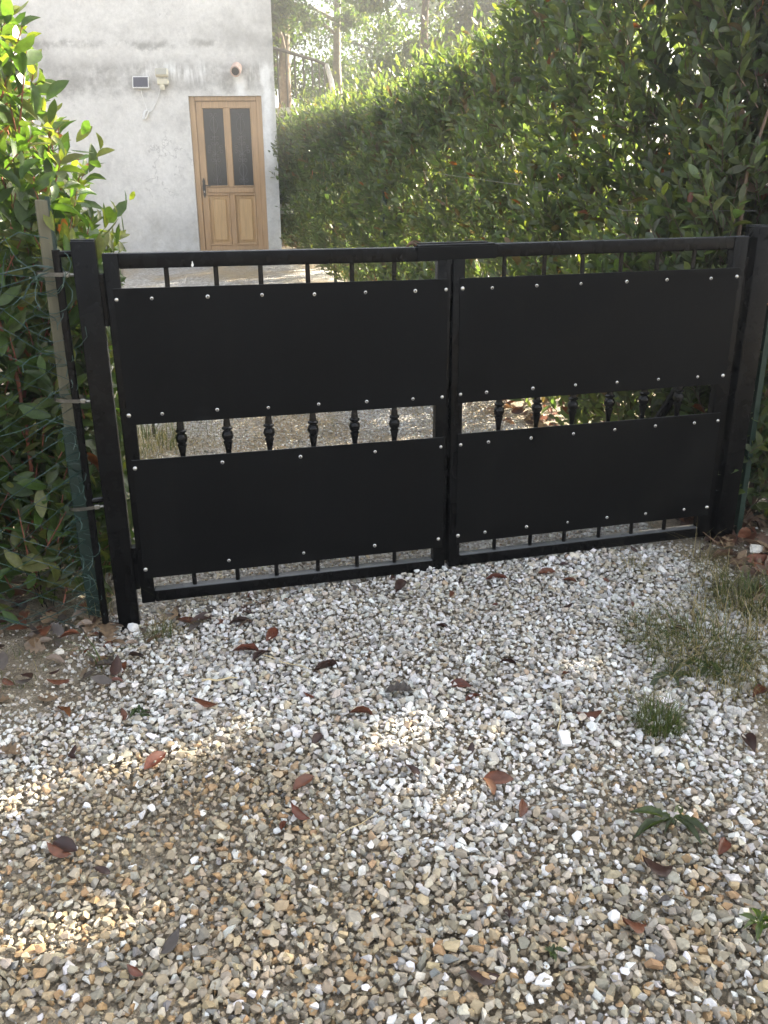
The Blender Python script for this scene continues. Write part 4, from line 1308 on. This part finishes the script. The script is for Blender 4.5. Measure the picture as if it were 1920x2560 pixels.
def gravel_layer(x, y, lo, hi, zlo, zhi, tilt, hulls, name):
    b_ = bare(x, y)
    keep = rng.random(len(x)) > b_ * 0.8
    x, y, b_ = x[keep], y[keep], b_[keep]
    k = len(x)
    size = lo + (hi - lo) * rng.random(k) ** 1.7
    size *= (1 - 0.35 * b_) * (1.05 + 0.11 * lump(x, y, 7, 33) + 0.09 * lump(x, y, 19, 34))
    t_ = stone_tint(x, y)
    t_ = t_ * (1 - 0.45 * b_[:, None]) + np.array([0.30, 0.26, 0.20]) * 0.45 * b_[:, None]
    heap = 0.010 * lump(x, y, 9, 21) + 0.008 * lump(x, y, 3.5, 22)
    z = gz(x, y) + heap + rng.uniform(zlo, zhi, k)
    return stones(name, np.stack([x, y, z], 1), size, t_, hulls, tilt)

x, y = scatter(-2.2, 2.8, -2.3, 0.12, 0.0178)
s_ = seen(x, y, 0.12)
xs1, ys1 = x[s_], y[s_]
tag(link('gravel', gravel_layer(xs1, ys1, 0.0090, 0.0160, -0.005, 0.006, 0.45, HULL_A, 'gravel'), M['pebble']), 'loose white and tan limestone gravel in front of the gate', None, None, 'stuff')
x, y = scatter(-2.2, 2.8, -2.3, 0.12, 0.0238)
s_ = seen(x, y, 0.12)
tag(link('gravel', gravel_layer(x[s_], y[s_], 0.0100, 0.0195, 0.004, 0.016, 0.6, HULL_A, 'gravel_top'), M['pebble']), 'top layer of larger stones on the gravel before the gate', None, None, 'stuff')
x, y = scatter(-2.2, 2.8, -2.3, 0.12, 0.0135)
s_ = seen(x, y, 0.02) & (rng.random(len(x)) < 0.5)
tag(link('grit', gravel_layer(x[s_], y[s_], 0.0035, 0.0065, -0.004, 0.010, 0.5, HULL_C, 'grit'), M['pebble']), 'fine grit and chippings between the stones', None, None, 'stuff')
x, y = scatter(-2.2, 2.8, -2.3, 0.10, 0.075)
s_ = seen(x, y, 0.12) & (rng.random(len(x)) < 0.6)
tag(link('gravel', gravel_layer(x[s_], y[s_], 0.016, 0.025, 0.008, 0.018, 0.6, HULL_A, 'gravel_big'), M['pebble']), 'largest loose stones lying on top of the gravel', None, None, 'stuff')
x, y = scatter(-3.2, 3.6, -3.2, 0.2, 0.024)
s_ = ~seen(x, y, 0.115)
tag(link('gravel', gravel_layer(x[s_], y[s_], 0.011, 0.018, -0.002, 0.008, 0.4, HULL_C, 'gravel_edge'), M['pebble']), 'outer gravel to both sides of the drive entrance', None, None, 'stuff')
x, y = scatter(-1.12, 1.42, 0.12, 3.6, 0.019)
tag(link('gravel', gravel_layer(x, y, 0.0075, 0.0135, -0.003, 0.008, 0.4, HULL_C, 'gravel_drive'), M['pebble']), 'grey gravel of the driveway just behind the gate', None, None, 'stuff')

# bigger stones one can point at
def rock(x, y, r, mat, label, flat=0.65, seed=0, name='stone', yaw=None):
    v, f_ = hull(15, 300 + seed)
    v = v * np.array([1, 1, flat / 0.6]) * r
    a = yaw if yaw is not None else seed * 1.3
    R = np.array([[math.cos(a), -math.sin(a), 0], [math.sin(a), math.cos(a), 0], [0, 0, 1]])
    me = np_mesh(name, v @ R.T, [f_])
    o = link(name, me, mat, None, (x, y, float(gz(x, y)) + r * 0.35 + 0.008))
    return tag(o, label, 'stone')
rock(0.789, 2.07, 0.028, M['stone_pale'], 'rounded beige stone at the foot of bright grass tuft', 0.7, 1)
rock(0.681, 2.103, 0.022, M['stone_pale'], 'flat pale stone just left of the bright grass tuft', 0.45, 2)
rock(-0.844, 2.30, 0.022, M['stone_pale'], 'yellowish rounded stone beside small weed on left gravel', 0.75, 3)
rock(1.627, 3.42, 0.062, M['stone_pale'], 'large pale flat rock among brown leaves by right post', 0.5, 4, yaw=0.4)
rock(0.938, 1.771, 0.020, M['stone_white'], 'white stone on brown dirt at lower right edge', 0.8, 5)
rock(0.817, 1.481, 0.026, M['stone_pale'], 'large cream stone beside weed at the right frame edge', 0.6, 6)
rock(0.642, 1.749, 0.020, M['stone_warm'], 'tan stone under leaves of the broad leaved weed', 0.7, 7)
rock(-0.695, 1.983, 0.018, M['stone_white'], 'bright white stone under the red leaf in sun streak', 0.8, 8)
rock(-0.636, 1.882, 0.017, M['stone_white'], 'bright white stone alone on the tan gravel at left', 0.8, 9)
rock(0.329, 1.311, 0.026, M['stone_white'], 'pointed white stone right of the dark bottom leaf', 0.6, 10)
rock(0.517, 1.478, 0.021, M['stone_white'], 'white stone touching the large curled brown leaf', 0.8, 11)
rock(0.191, 1.437, 0.018, M['stone_white'], 'chipped white stone left of the large curled leaf', 0.9, 12)
rock(-1.184, 2.722, 0.030, M['stone_pale'], 'grey stone among dead leaves at the left verge', 0.6, 13)
rock(-0.964, 2.90, 0.030, M['stone_white'], 'white stone at the foot of the left gate post', 0.7, 14)
t = tag(box('tile_fragment', None, M['stone_white'], -0.015, 0.015, -0.024, 0.024, -0.005, 0.009, 0.0015), 'flat rectangular white tile piece lying on the gravel', 'tile piece')
t.location = (0.526, 2.097, float(gz(0.526, 2.097)) + 0.036)
t.rotation_euler = (0.32, 0.05, 0.12)

# ------------------------------------------------------------------ dead leaves
T_DRY = leaf_template([(0.12, 0.24), (0.3, 0.44), (0.52, 0.5), (0.74, 0.40), (0.9, 0.18)], 0.38, 0.22)
def oak_template():
    sec = [(0.1, 0.10), (0.2, 0.30), (0.28, 0.16), (0.42, 0.48), (0.5, 0.24), (0.64, 0.50), (0.72, 0.24), (0.84, 0.34), (0.93, 0.2)]
    return leaf_template(sec, 0.35, 0.25)
T_OAK = oak_template()
def dry_leaf(x, y, L, yaw, col, label, oak=False, curl=1.0, tilt=0.25, roll=0.0, name='dry_leaf', group=None, lift=0.016, wr=0.46):
    T = T_OAK if oak else T_DRY
    v = T[0] * np.array([L * (0.8 if oak else wr), L, L * curl])
    v = v - np.array([0, L * 0.5, -L * 0.06])
    v[:, 2] += rng.normal(0, L * 0.02, len(v))
    e = Matrix.Rotation(yaw, 3, 'Z') @ Matrix.Rotation(tilt, 3, 'X') @ Matrix.Rotation(roll, 3, 'Y')
    v = v @ np.array(e).T
    tint = np.array(col)[None] * 0.72 * rng.uniform(0.75, 1.2, (len(v), 1))
    me = np_mesh(name, v, [f_ for f_ in (T[1], T[2]) if len(f_)], tint, True)
    sol = 0
    o = link(name, me, M['dry_leaf'], None, (x, y, float(gz(x, y)) + lift - min(0, v[:, 2].min()) * 0.6))
    tag(o, label, 'leaf', group)
    return o
RED, RUST, DARK, ORG, OAK, GREY = (0.15, 0.045, 0.024), (0.17, 0.065, 0.035), (0.060, 0.030, 0.024), (0.24, 0.10, 0.04), (0.27, 0.19, 0.12), (0.10, 0.085, 0.075)
LV = [(-0.579, 2.35, 0.085, 1.75, RUST, 'arched rust brown leaf alone on white stones left of centre', 0, -1.0, .15, .5),
      (-1.034, 2.341, 0.075, -2.2, ORG, 'orange brown folded leaf near the left frame edge', 0, 1.0, .2, -.5),
      (-0.674, 2.08, 0.085, -.7, RED, 'dark red leaf crossing the long streak of sunlight', 0, 1.0, .3, .4),
      (-0.499, 2.684, 0.10, 1.35, RED, 'long red brown leaf below the left gate leaf', 0, 1.0, .15, .2),
      (-0.436, 2.644, 0.08, -.6, DARK, 'dark leaf touching the long red brown leaf', 0, 1.2, .3, -.3),
      (-0.202, 2.541, 0.09, 1.9, DARK, 'crumpled dark brown leaf beneath the gate centre left', 0, 1.5, .3, .6),
      (-1.122, 2.124, 0.085, 1.4, OAK, 'pale tan oak leaf at the left frame edge', 1, 1.0, .15, 0),
      (-0.072, 2.271, 0.075, 1.2, RUST, 'thin brown leaf edge on, mid gravel', 0, 1.3, .2, 1.0),
      (0.049, 2.379, 0.09, 1.5, GREY, 'wide grey brown weathered leaf in the middle gravel', 1, 1.2, .2, 0),
      (0.246, 2.402, 0.075, -2.1, RED, 'upper of two touching red brown leaves right of centre', 0, 1.0, .3, .5),
      (0.282, 2.331, 0.065, -.9, RED, 'lower of two touching red brown leaves right of centre', 0, 1.0, .25, -.4),
      (0.633, 2.233, 0.085, -2.0, RUST, 'rust brown leaf behind the white tile piece', 0, -1.0, .2, .3),
      (0.313, 1.948, 0.085, -1.75, RUST, 'rust leaf with orange shine near lower centre right', 0, 1.0, .2, .7),
      (0.284, 1.914, 0.06, .3, ORG, 'small orange leaf leaning on the shiny rust leaf', 0, 1.0, .5, .3),
      (-0.228, 1.958, 0.075, -.9, RUST, 'sunlit rust leaf at centre of the gravel', 0, 1.0, .3, .3),
      (-0.228, 1.832, 0.07, 1.0, RED, 'dark red oval leaf on mixed gravel below centre', 0, -.8, .2, .2),
      (-0.266, 1.793, 0.045, 2.9, RED, 'small square dark red leaf bit below centre', 0, .8, .3, .2),
      (-0.827, 1.714, 0.075, 1.3, RUST, 'rust leaf lying over a dark leaf on tan gravel left', 0, -.8, .1, .2),
      (-0.819, 1.735, 0.085, 1.2, DARK, 'dark leaf lying under the rust leaf at left', 0, 1.0, .15, -.4),
      (-0.477, 1.43, 0.06, -.6, GREY, 'dark grey leaf on the tan gravel at bottom left', 0, -1.0, .3, .2),
      (0.201, 1.325, 0.078, 1.7, DARK, 'broad dark maroon leaf at bottom centre right', 0, -.8, .15, .1),
      (0.549, 1.444, 0.075, 1.9, RUST, 'large brown leaf with raised tip at lower right', 0, -1.2, .3, .2),
      (0.28, 1.489, 0.05, 2.9, DARK, 'narrow dark leaf standing among white stones', 0, 1.0, .6, .5),
      (0.651, 1.608, 0.08, 1.65, DARK, 'arched dark brown leaf on dirt at lower right', 0, -1.6, .1, .4),
      (0.842, 1.693, 0.065, 2.6, RED, 'reddish leaf on the bare dirt near right edge', 0, 1.0, .2, -.4),
      (1.075, 2.108, 0.085, 3.0, DARK, 'long dark brown leaf beside the right verge', 0, 1.0, .2, .3),
      (1.217, 2.357, 0.095, 2.0, RED, 'red brown leaf at the right frame edge', 0, 1.0, .3, .3),
      (0.36, 1.83, 0.06, -.4, RUST, 'small rust leaf tilted among stones right of centre', 0, 1.0, .4, .6),
      (0.458, 3.165, 0.09, 1.5, RED, 'flat red brown leaf just before the right gate leaf', 0, .8, .1, 0),
      (0.678, 3.217, 0.085, -1.4, RUST, 'brown leaf close under the bottom rail at right', 0, .8, .1, .2),
      (0.065, 3.1, 0.09, -.5, DARK, 'dark leaf under the left leaf close to seam', 0, 1.2, .4, .3),
      (-0.764, 2.92, 0.105, 1.0, RUST, 'big brown leaf in the litter beside left gate post', 0, 1.0, .2, .2),
      (-0.70, 2.93, 0.10, 2.0, DARK, 'big dark leaf in the litter beside left gate post', 0, 1.0, .3, -.2),
      (-0.553, 2.891, 0.09, 1.6, DARK, 'dark narrow leaf right of the post litter', 0, 1.0, .1, .2),
      (-0.417, 2.784, 0.085, -.5, RED, 'dark red folded leaf below the left leaf', 0, 1.0, .3, .6),
      (-1.05, 2.86, 0.11, .4, OAK, 'tan oak leaf leaning on the left post foot', 1, 1.4, .5, .2),
      (0.211, 2.777, 0.055, .9, DARK, 'small dark curled leaf on white gravel centre right', 0, 1.4, .3, .4),
      (0.419, 2.535, 0.06, 1.3, DARK, 'thin dark leaf in bright gravel right of centre', 0, 1.0, .2, .8),
      (0.599, 2.465, 0.045, 2.0, RUST, 'little rust leaf in the sun fleck at right', 0, 1.0, .3, .4),
      (-0.202, 2.152, 0.06, -.6, DARK, 'dark leaf at the end of sun streak', 0, 1.0, .3, .3),
      (0.075, 1.983, 0.065, .5, DARK, 'nearly black leaf in the central gravel', 0, 1.0, .4, .4),
      (0.755, 3.15, 0.06, 1.2, RUST, 'small brown leaf below right gate leaf middle', 0, 1.0, .2, .2),
      (-1.123, 2.91, 0.10, -.3, OAK, 'upright brown oak leaf at the fence foot', 1, 1.6, .6, .2),
      (-1.302, 2.80, 0.13, .8, OAK, 'wide tan oak leaf under the wire fence', 1, 1.0, .2, .1),
      (1.067, 2.759, 0.08, 1.3, DARK, 'dark leaf at the edge of right grass', 0, 1.0, .2, .3)]
for (x, y, L, yw, c_, lab, oak, cu, ti, ro) in LV:
    dry_leaf(x, y, L, yw, c_, lab, bool(oak), cu, ti, ro, group='dead leaves scattered on the gravel')
k = 0
while k < 44:
    u, d = random.uniform(-1.35, 1.6), -2.0 * random.random() ** 1.3 - 0.03
    p = W(u, d)
    if not (abs(p.x) < 0.44 * p.y and p.y > 1.25): continue
    dry_leaf(p.x, p.y, random.uniform(0.025, 0.05), random.uniform(0, 6.28), random.choice((RED, DARK, DARK, RUST, GREY)),
             'small crumpled brown leaf scrap among the pale stones', False, random.uniform(-1, 1.6), random.uniform(0, 0.5), random.uniform(-0.6, 0.6), group='small leaf scraps on the gravel')
    k += 1

def litter(name, label, pts, cols, Lr, oakf=0.35):
    k = len(pts)
    d = unit(rng.normal(size=(k, 3)) * np.array([1, 1, 0.28]))
    n = unit(rng.normal(size=(k, 3)) * 0.45 + np.array([0, 0, 1]))
    L = rng.uniform(*Lr, k)
    cols = np.array(cols)
    tint = cols[rng.integers(0, len(cols), k)] * rng.uniform(0.6, 1.15, (k, 1))
    ok = rng.random(k) < oakf
    root = None
    V, F, C, off = [], [], [], 0
    for m_, T, wr in ((ok, T_OAK, 0.75), (~ok, T_DRY, 0.45)):
        if not m_.any(): continue
        vv = leaf_verts(T, pts[m_], d[m_], n[m_], L[m_], L[m_] * wr, rng.uniform(-0.8, 1.4, m_.sum()))
        nv = vv.shape[1]
        idx = (np.arange(m_.sum()) * nv)[:, None, None] + off
        F += [(T[1][None] + idx).reshape(-1, 3), (T[2][None] + idx).reshape(-1, 4)]
        V.append(vv.reshape(-1, 3))
        C.append(np.repeat(tint[m_], nv, 0))
        off += vv.shape[0] * nv
    return tag(link(name, np_mesh(name, np.concatenate(V), F, np.concatenate(C), True), M['dry_leaf']), label, None, None, 'stuff')
def strip_pts(k, u0, u1, d0, d1, zt):
    u, d = rng.uniform(u0, u1, k), rng.uniform(d0, d1, k)
    x, y = u * CS - d * SN, D0 + u * SN + d * CS
    return np.stack([x, y, gz(x, y) + rng.uniform(0.004, zt, k)], 1)
litter('leaf_litter', 'brown leaf litter heaped around the right gate post', np.concatenate([strip_pts(210, 1.50, 2.1, -0.28, 0.30, 0.05), strip_pts(60, 1.42, 2.0, -0.6, -0.2, 0.03)]), [RUST, DARK, OAK, (0.14, 0.085, 0.06), (0.2, 0.13, 0.09)], (0.06, 0.12))
litter('leaf_litter', 'tan and brown leaf litter under the left fence', np.concatenate([strip_pts(190, -2.2, -1.02, -0.15, 0.4, 0.05), strip_pts(60, -2.1, -1.02, -0.45, -0.1, 0.03), strip_pts(22, -0.98, -0.5, -0.16, 0.08, 0.022)]), [OAK, RUST, GREY, DARK, (0.22, 0.17, 0.13)], (0.045, 0.09))
Yl = rng.uniform(4.4, 9, 300)
xl = hedge_x(Yl) + rng.normal(0.0, 0.13, 300)
litter('leaf_litter', 'brown leaf litter along the foot of the driveway hedge', np.stack([xl, Yl, gz(xl, Yl) + rng.uniform(0.004, 0.05, 300)], 1), [RUST, DARK, OAK, (0.14, 0.085, 0.06)], (0.06, 0.11))

# ------------------------------------------------------------------ grass and weeds
def blades(k, cx, cy, spread, h0, h1, cols, w_=0.004, lean=0.5, flat=0.0):
    """curved grass blades, 4 quads each"""
    a = rng.uniform(0, 6.28, k)
    r = spread * np.sqrt(rng.random(k))
    x, y = cx + r * np.cos(a), cy + r * np.sin(a)
    z = gz(x, y) + 0.002
    b_ = a + rng.normal(0, 0.9, k)
    h = rng.uniform(h0, h1, k)
    ln_ = np.abs(rng.normal(lean, 0.25, k))
    V = []
    for t in (0, 0.25, 0.5, 0.75, 1.0):
        ang = ln_ * t * 1.6
        hx_, hz_ = h * t * np.sin(ang), h * t * np.cos(np.minimum(ang, 1.5)) * (1 - flat)
        wd = w_ * (1 - t * 0.92) / 2
        px, py = x + hx_ * np.cos(b_), y + hx_ * np.sin(b_)
        for s in (-1, 1):
            V.append(np.stack([px - s * wd * np.sin(b_), py + s * wd * np.cos(b_), z + hz_], 1))
    V = np.stack(V, 1)
    Q = np.array([[2 * i_, 2 * i_ + 1, 2 * i_ + 3, 2 * i_ + 2] for i_ in range(4)])
    F = (Q[None] + (np.arange(k) * 10)[:, None, None]).reshape(-1, 4)
    cols = np.array(cols)
    tint = cols[rng.integers(0, len(cols), k)] * rng.uniform(0.75, 1.2, (k, 1))
    return V.reshape(-1, 3), F, np.repeat(tint, 10, 0)
GRN, OLV, DRY = (0.085, 0.12, 0.035), (0.13, 0.125, 0.05), (0.36, 0.29, 0.16)
def tuft(label, cx, cy, parts, name='grass_tuft', group='grass tufts on the gravel', cat='grass tuft'):
    V, F, C, off = [], [], [], 0
    for pr_ in parts:
        v, f_, c_ = blades(*pr_[:1], cx + pr_[1], cy + pr_[2], *pr_[3:])
        V.append(v); F.append(f_ + off); C.append(c_)
        off += len(v)
    V = np.concatenate(V)
    loc_ = np.array([cx, cy, float(gz(cx, cy))])
    o = link(name, np_mesh(name, V - loc_, [np.concatenate(F)], np.concatenate(C), True), M['grass'], None, Vector(loc_))
    return tag(o, label, cat, group)
tuft('wide straggly grass patch at the right verge of the gravel', 1.09, 2.61, [(330, 0, 0, .19, .06, .17, [GRN, GRN, OLV], .0038, .85), (420, .16, .04, .30, .07, .24, [DRY, OLV, DRY], .0034, 1.0), (160, -.14, .12, .10, .05, .12, [GRN, OLV], .003, .6), (200, .05, -.12, .2, .05, .15, [DRY, OLV], .0034, 1.1)])
tuft('bright green upright tuft beside the rounded beige stone', 0.834, 2.20, [(320, 0, 0, .065, .05, .13, [GRN, GRN, OLV], .003, .5), (70, -.05, .10, .07, .04, .09, [OLV, DRY], .002, .7)])
tuft('dry grass tuft against the foot of right gate leaf', 1.049, 3.27, [(90, 0, 0, .05, .06, .16, [DRY, OLV], .0022, .8)])
tuft('long dry grass strands below the right gate post', 1.36, 3.36, [(80, 0, 0, .07, .08, .24, [DRY, DRY, OLV], .0022, .9)])
tuft('leafy green grass clump at the far right verge', 1.44, 2.98, [(260, 0, 0, .15, .06, .17, [GRN, OLV], .005, .7), (260, 0, .05, .24, .06, .22, [DRY, OLV], .0034, .95)])
tuft('small green and dry tuft right of the left gate post', -0.85, 2.86, [(90, 0, 0, .05, .03, .09, [GRN, OLV], .0028, .7), (60, .02, .05, .09, .05, .14, [DRY], .002, 1.0)])
tuft('long green blades growing at left verge near fence', -1.0, 2.62, [(5, 0, 0, .015, .16, .26, [GRN], .008, .55), (16, 0.02, 0, .05, .05, .12, [DRY], .002, .9)])
tuft('grass growing around the thin stake behind left leaf', *W(-0.95, 2.1).to_2d(), [(260, 0, 0, .22, .08, .24, [GRN, OLV, DRY], .005, .6), (200, .12, .05, .35, .05, .16, [DRY, OLV], .003, .9)])
tuft('dry grass between left gate post and fence pole', -1.13, 2.99, [(90, 0, .03, .05, .10, .38, [DRY, OLV, DRY], .0022, .5)])
for q, (u, d) in enumerate(((-1.25, 0.9), (-1.35, 1.6), (-1.2, 3.2), (-1.6, 2.6), (-1.7, 4.2), (-1.3, 5.2))):
    tuft(['shady grass at the inner edge of the bush', 'tall grass beyond the bush beside the drive', 'grass fringe left of drive halfway to house', 'wild grass left of the driveway behind bush', 'grass farther left toward the house wall', 'grass fringe near the house at drive edge'][q], *W(u, d).to_2d(),
         [(420, 0, 0, .42, .10, .34, [GRN, OLV, DRY], .006, .7)], group='wild grass beside the driveway')
tuft('thin grey grass at bottom left verge', -1.33, 2.6, [(70, 0, 0, .16, .04, .12, [DRY, GRN], .0025, .8)])
for q, (u, d) in enumerate(((-0.25, 2.0), (0.15, 4.6), (-0.9, 6.0), (-0.55, 4.0), (-0.1, 6.9), (0.35, 3.0))):
    p = W(u, d)
    lab = ['flattened straw patch on driveway behind left leaf', 'brown dry grass patch farther up the driveway', 'dry yellow grass patch before the house wall', 'straw strewn across left side of driveway', 'dry grass patch at the hedge foot up the driveway', 'sparse straw on the driveway behind gate centre'][q]
    tuft(lab, p.x, p.y, [(240, 0, 0, .45, .06, .2, [DRY, DRY, OLV], .003, 1.3, .55)], name='dry_grass', group='dry grass patches on the driveway', cat='dry grass')

T_WEED = leaf_template([(0.12, 0.13), (0.25, 0.30), (0.33, 0.22), (0.45, 0.42), (0.52, 0.36), (0.66, 0.50), (0.82, 0.36), (0.93, 0.16)], 0.35, 0.42)
def weed(label, x, y, leaves, col, L0, wr, up, name='weed'):
    root = thing(name, label, 'weed', (x, y, float(gz(x, y)) + 0.008), (0, 0, 0), 'broad leaved weeds in the gravel')
    for k in range(leaves):
        a = 2 * math.pi * k / leaves + random.uniform(-0.6, 0.6)
        e = up * random.uniform(0.5, 1.3)
        d = np.array([[math.cos(a) * math.cos(e), math.sin(a) * math.cos(e), math.sin(e)]])
        n = np.array([[-math.cos(a) * math.sin(e), -math.sin(a) * math.sin(e), math.cos(e)]])
        L = np.array([L0 * random.uniform(0.4, 1.15)])
        n = n + np.array([[random.uniform(-.45, .45), random.uniform(-.45, .45), 0]])
        V = leaf_verts(T_WEED, np.zeros((1, 3)), d, n, L, L * wr, np.array([random.uniform(0.5, 1.9)]))[0]
        link('leaf', np_mesh('leaf', V, [T_WEED[1], T_WEED[2]], np.tile(np.array(col) * random.uniform(0.75, 1.2), (len(V), 1)), True), M['leaf'], root, (0, 0, 0.004 * k))
    return root
weed('broad leaved weed rosette on brown dirt at lower right', 0.741, 1.77, 10, (0.085, 0.11, 0.055), 0.115, 0.24, 0.42)
weed('tiny green weed seedling near bottom centre right', 0.356, 1.374, 8, (0.07, 0.10, 0.04), 0.035, 0.35, 0.7)
weed('leafy green weed cut by the right frame edge', 0.83, 1.44, 11, (0.09, 0.13, 0.04), 0.055, 0.30, 0.8)
weed('small dark weed on the left white gravel', -0.784, 2.315, 10, (0.05, 0.08, 0.03), 0.045, 0.3, 0.7)
weed('large flat weed leaves below the right grass patch', 0.95, 2.46, 5, (0.085, 0.11, 0.06), 0.13, 0.22, 0.25)
weed('flat green weed rosette inside the right grass patch', 1.10, 2.53, 5, (0.085, 0.11, 0.06), 0.11, 0.22, 0.3)
wd = thing('weed', 'pale yellow green weed growing under the wire fence', 'weed', (-1.374, 3.12, 0.0), (0, 0, 0), 'broad leaved weeds in the gravel')
bm = bmesh.new()
LVs = []
for s in range(5):
    a = 1.26 * s
    q = [Vector((0.02 * math.cos(a), 0.02 * math.sin(a), 0))]
    for h_ in range(1, 6): q.append(q[-1] + Vector((0.014 * math.cos(a) + random.uniform(-.01, .01), 0.014 * math.sin(a), 0.045)))
    add_tube(bm, q, 0.002, 4)
    for h_ in range(1, 6):
        for _ in range(3): LVs.append((q[h_], random.uniform(0, 6.28)))
finish('stem', bm, M['grass'], wd)
for p, a in LVs:
    e = random.uniform(0.1, 0.8)
    d = np.array([[math.cos(a) * math.cos(e), math.sin(a) * math.cos(e), math.sin(e)]])
    n = np.array([[-math.cos(a) * math.sin(e), -math.sin(a) * math.sin(e), math.cos(e)]])
    V = leaf_verts(T_WEED, np.zeros((1, 3)), d, n, np.array([0.038]), np.array([0.018]), np.array([1.0]))[0]
    link('leaf', np_mesh('leaf', V, [T_WEED[1], T_WEED[2]], np.tile(np.array([0.15, 0.20, 0.045]), (len(V), 1)), True), M['leaf'], wd, p)

# straws and twigs
def stick(name, label, x, y, yaw, L, r, mat, bend=0.03, lift=0.022):
    pts = []
    for t in range(6):
        f_ = t / 5 - 0.5
        px, py = x + math.cos(yaw) * L * f_ - math.sin(yaw) * bend * L * (f_ * f_ * 4), y + math.sin(yaw) * L * f_ + math.cos(yaw) * bend * L * (f_ * f_ * 4)
        pts.append((px, py, float(gz(px, py)) + lift + 0.004 * math.sin(t * 2)))
    return tag(tube(name, None, mat, pts, [r, r, r * .95, r * .9, r * .8, r * .6], 5), label, 'stick' if name == 'twig' else 'straw')
stick('straw', 'pale yellow straw lying left of centre on white gravel', -0.344, 2.582, -0.55, 0.21, 0.0019, M['straw'])
stick('straw', 'bent straw seed head near the white tile piece', 0.545, 2.25, 1.35, 0.20, 0.0022, M['straw'])
stick('straw', 'flat papery straw right of the left gate post', -0.56, 2.50, 0.06, 0.12, 0.004, M['straw'])
stick('straw', 'thin straw on tan gravel at lower centre', -0.05, 1.80, 0.7, 0.18, 0.0013, M['straw'])
stick('twig', 'grey twig beside the dark bottom leaf', 0.43, 1.345, 0.25, 0.11, 0.0030, M['pale_bark'])
stick('twig', 'dark twig at the bottom right of centre', 0.425, 1.30, -0.85, 0.10, 0.0028, M['bark'])
stick('twig', 'short grey twig left of the large curled leaf', 0.45, 1.53, 1.1, 0.05, 0.0035, M['pale_bark'])
stick('twig', 'dark twig crossing gravel right of small weed', 0.42, 1.84, 0.3, 0.10, 0.0022, M['bark'])
stick('twig', 'upright dry stalk below the left litter', -0.69, 2.72, 1.75, 0.20, 0.0028, M['pale_bark'])

# ------------------------------------------------------------------ lens glare imitated by an added volume of haze
m, nt, b = mat_new('glare_haze')
nt.nodes.remove(b)
pv = nt.nodes.new('ShaderNodeVolumePrincipled')
pv.inputs['Color'].default_value = (0.96, 0.95, 0.93, 1)
pv.inputs['Density'].default_value = 0.019
pv.inputs['Anisotropy'].default_value = 0.8
nt.links.new(pv.outputs[0], nt.nodes['Material Output'].inputs['Volume'])
bm = bmesh.new()
add_box(bm, -260, 260, -155, 310, -1.1, 12.5)
tag(finish('glare_haze', bm, m), kind='stuff')
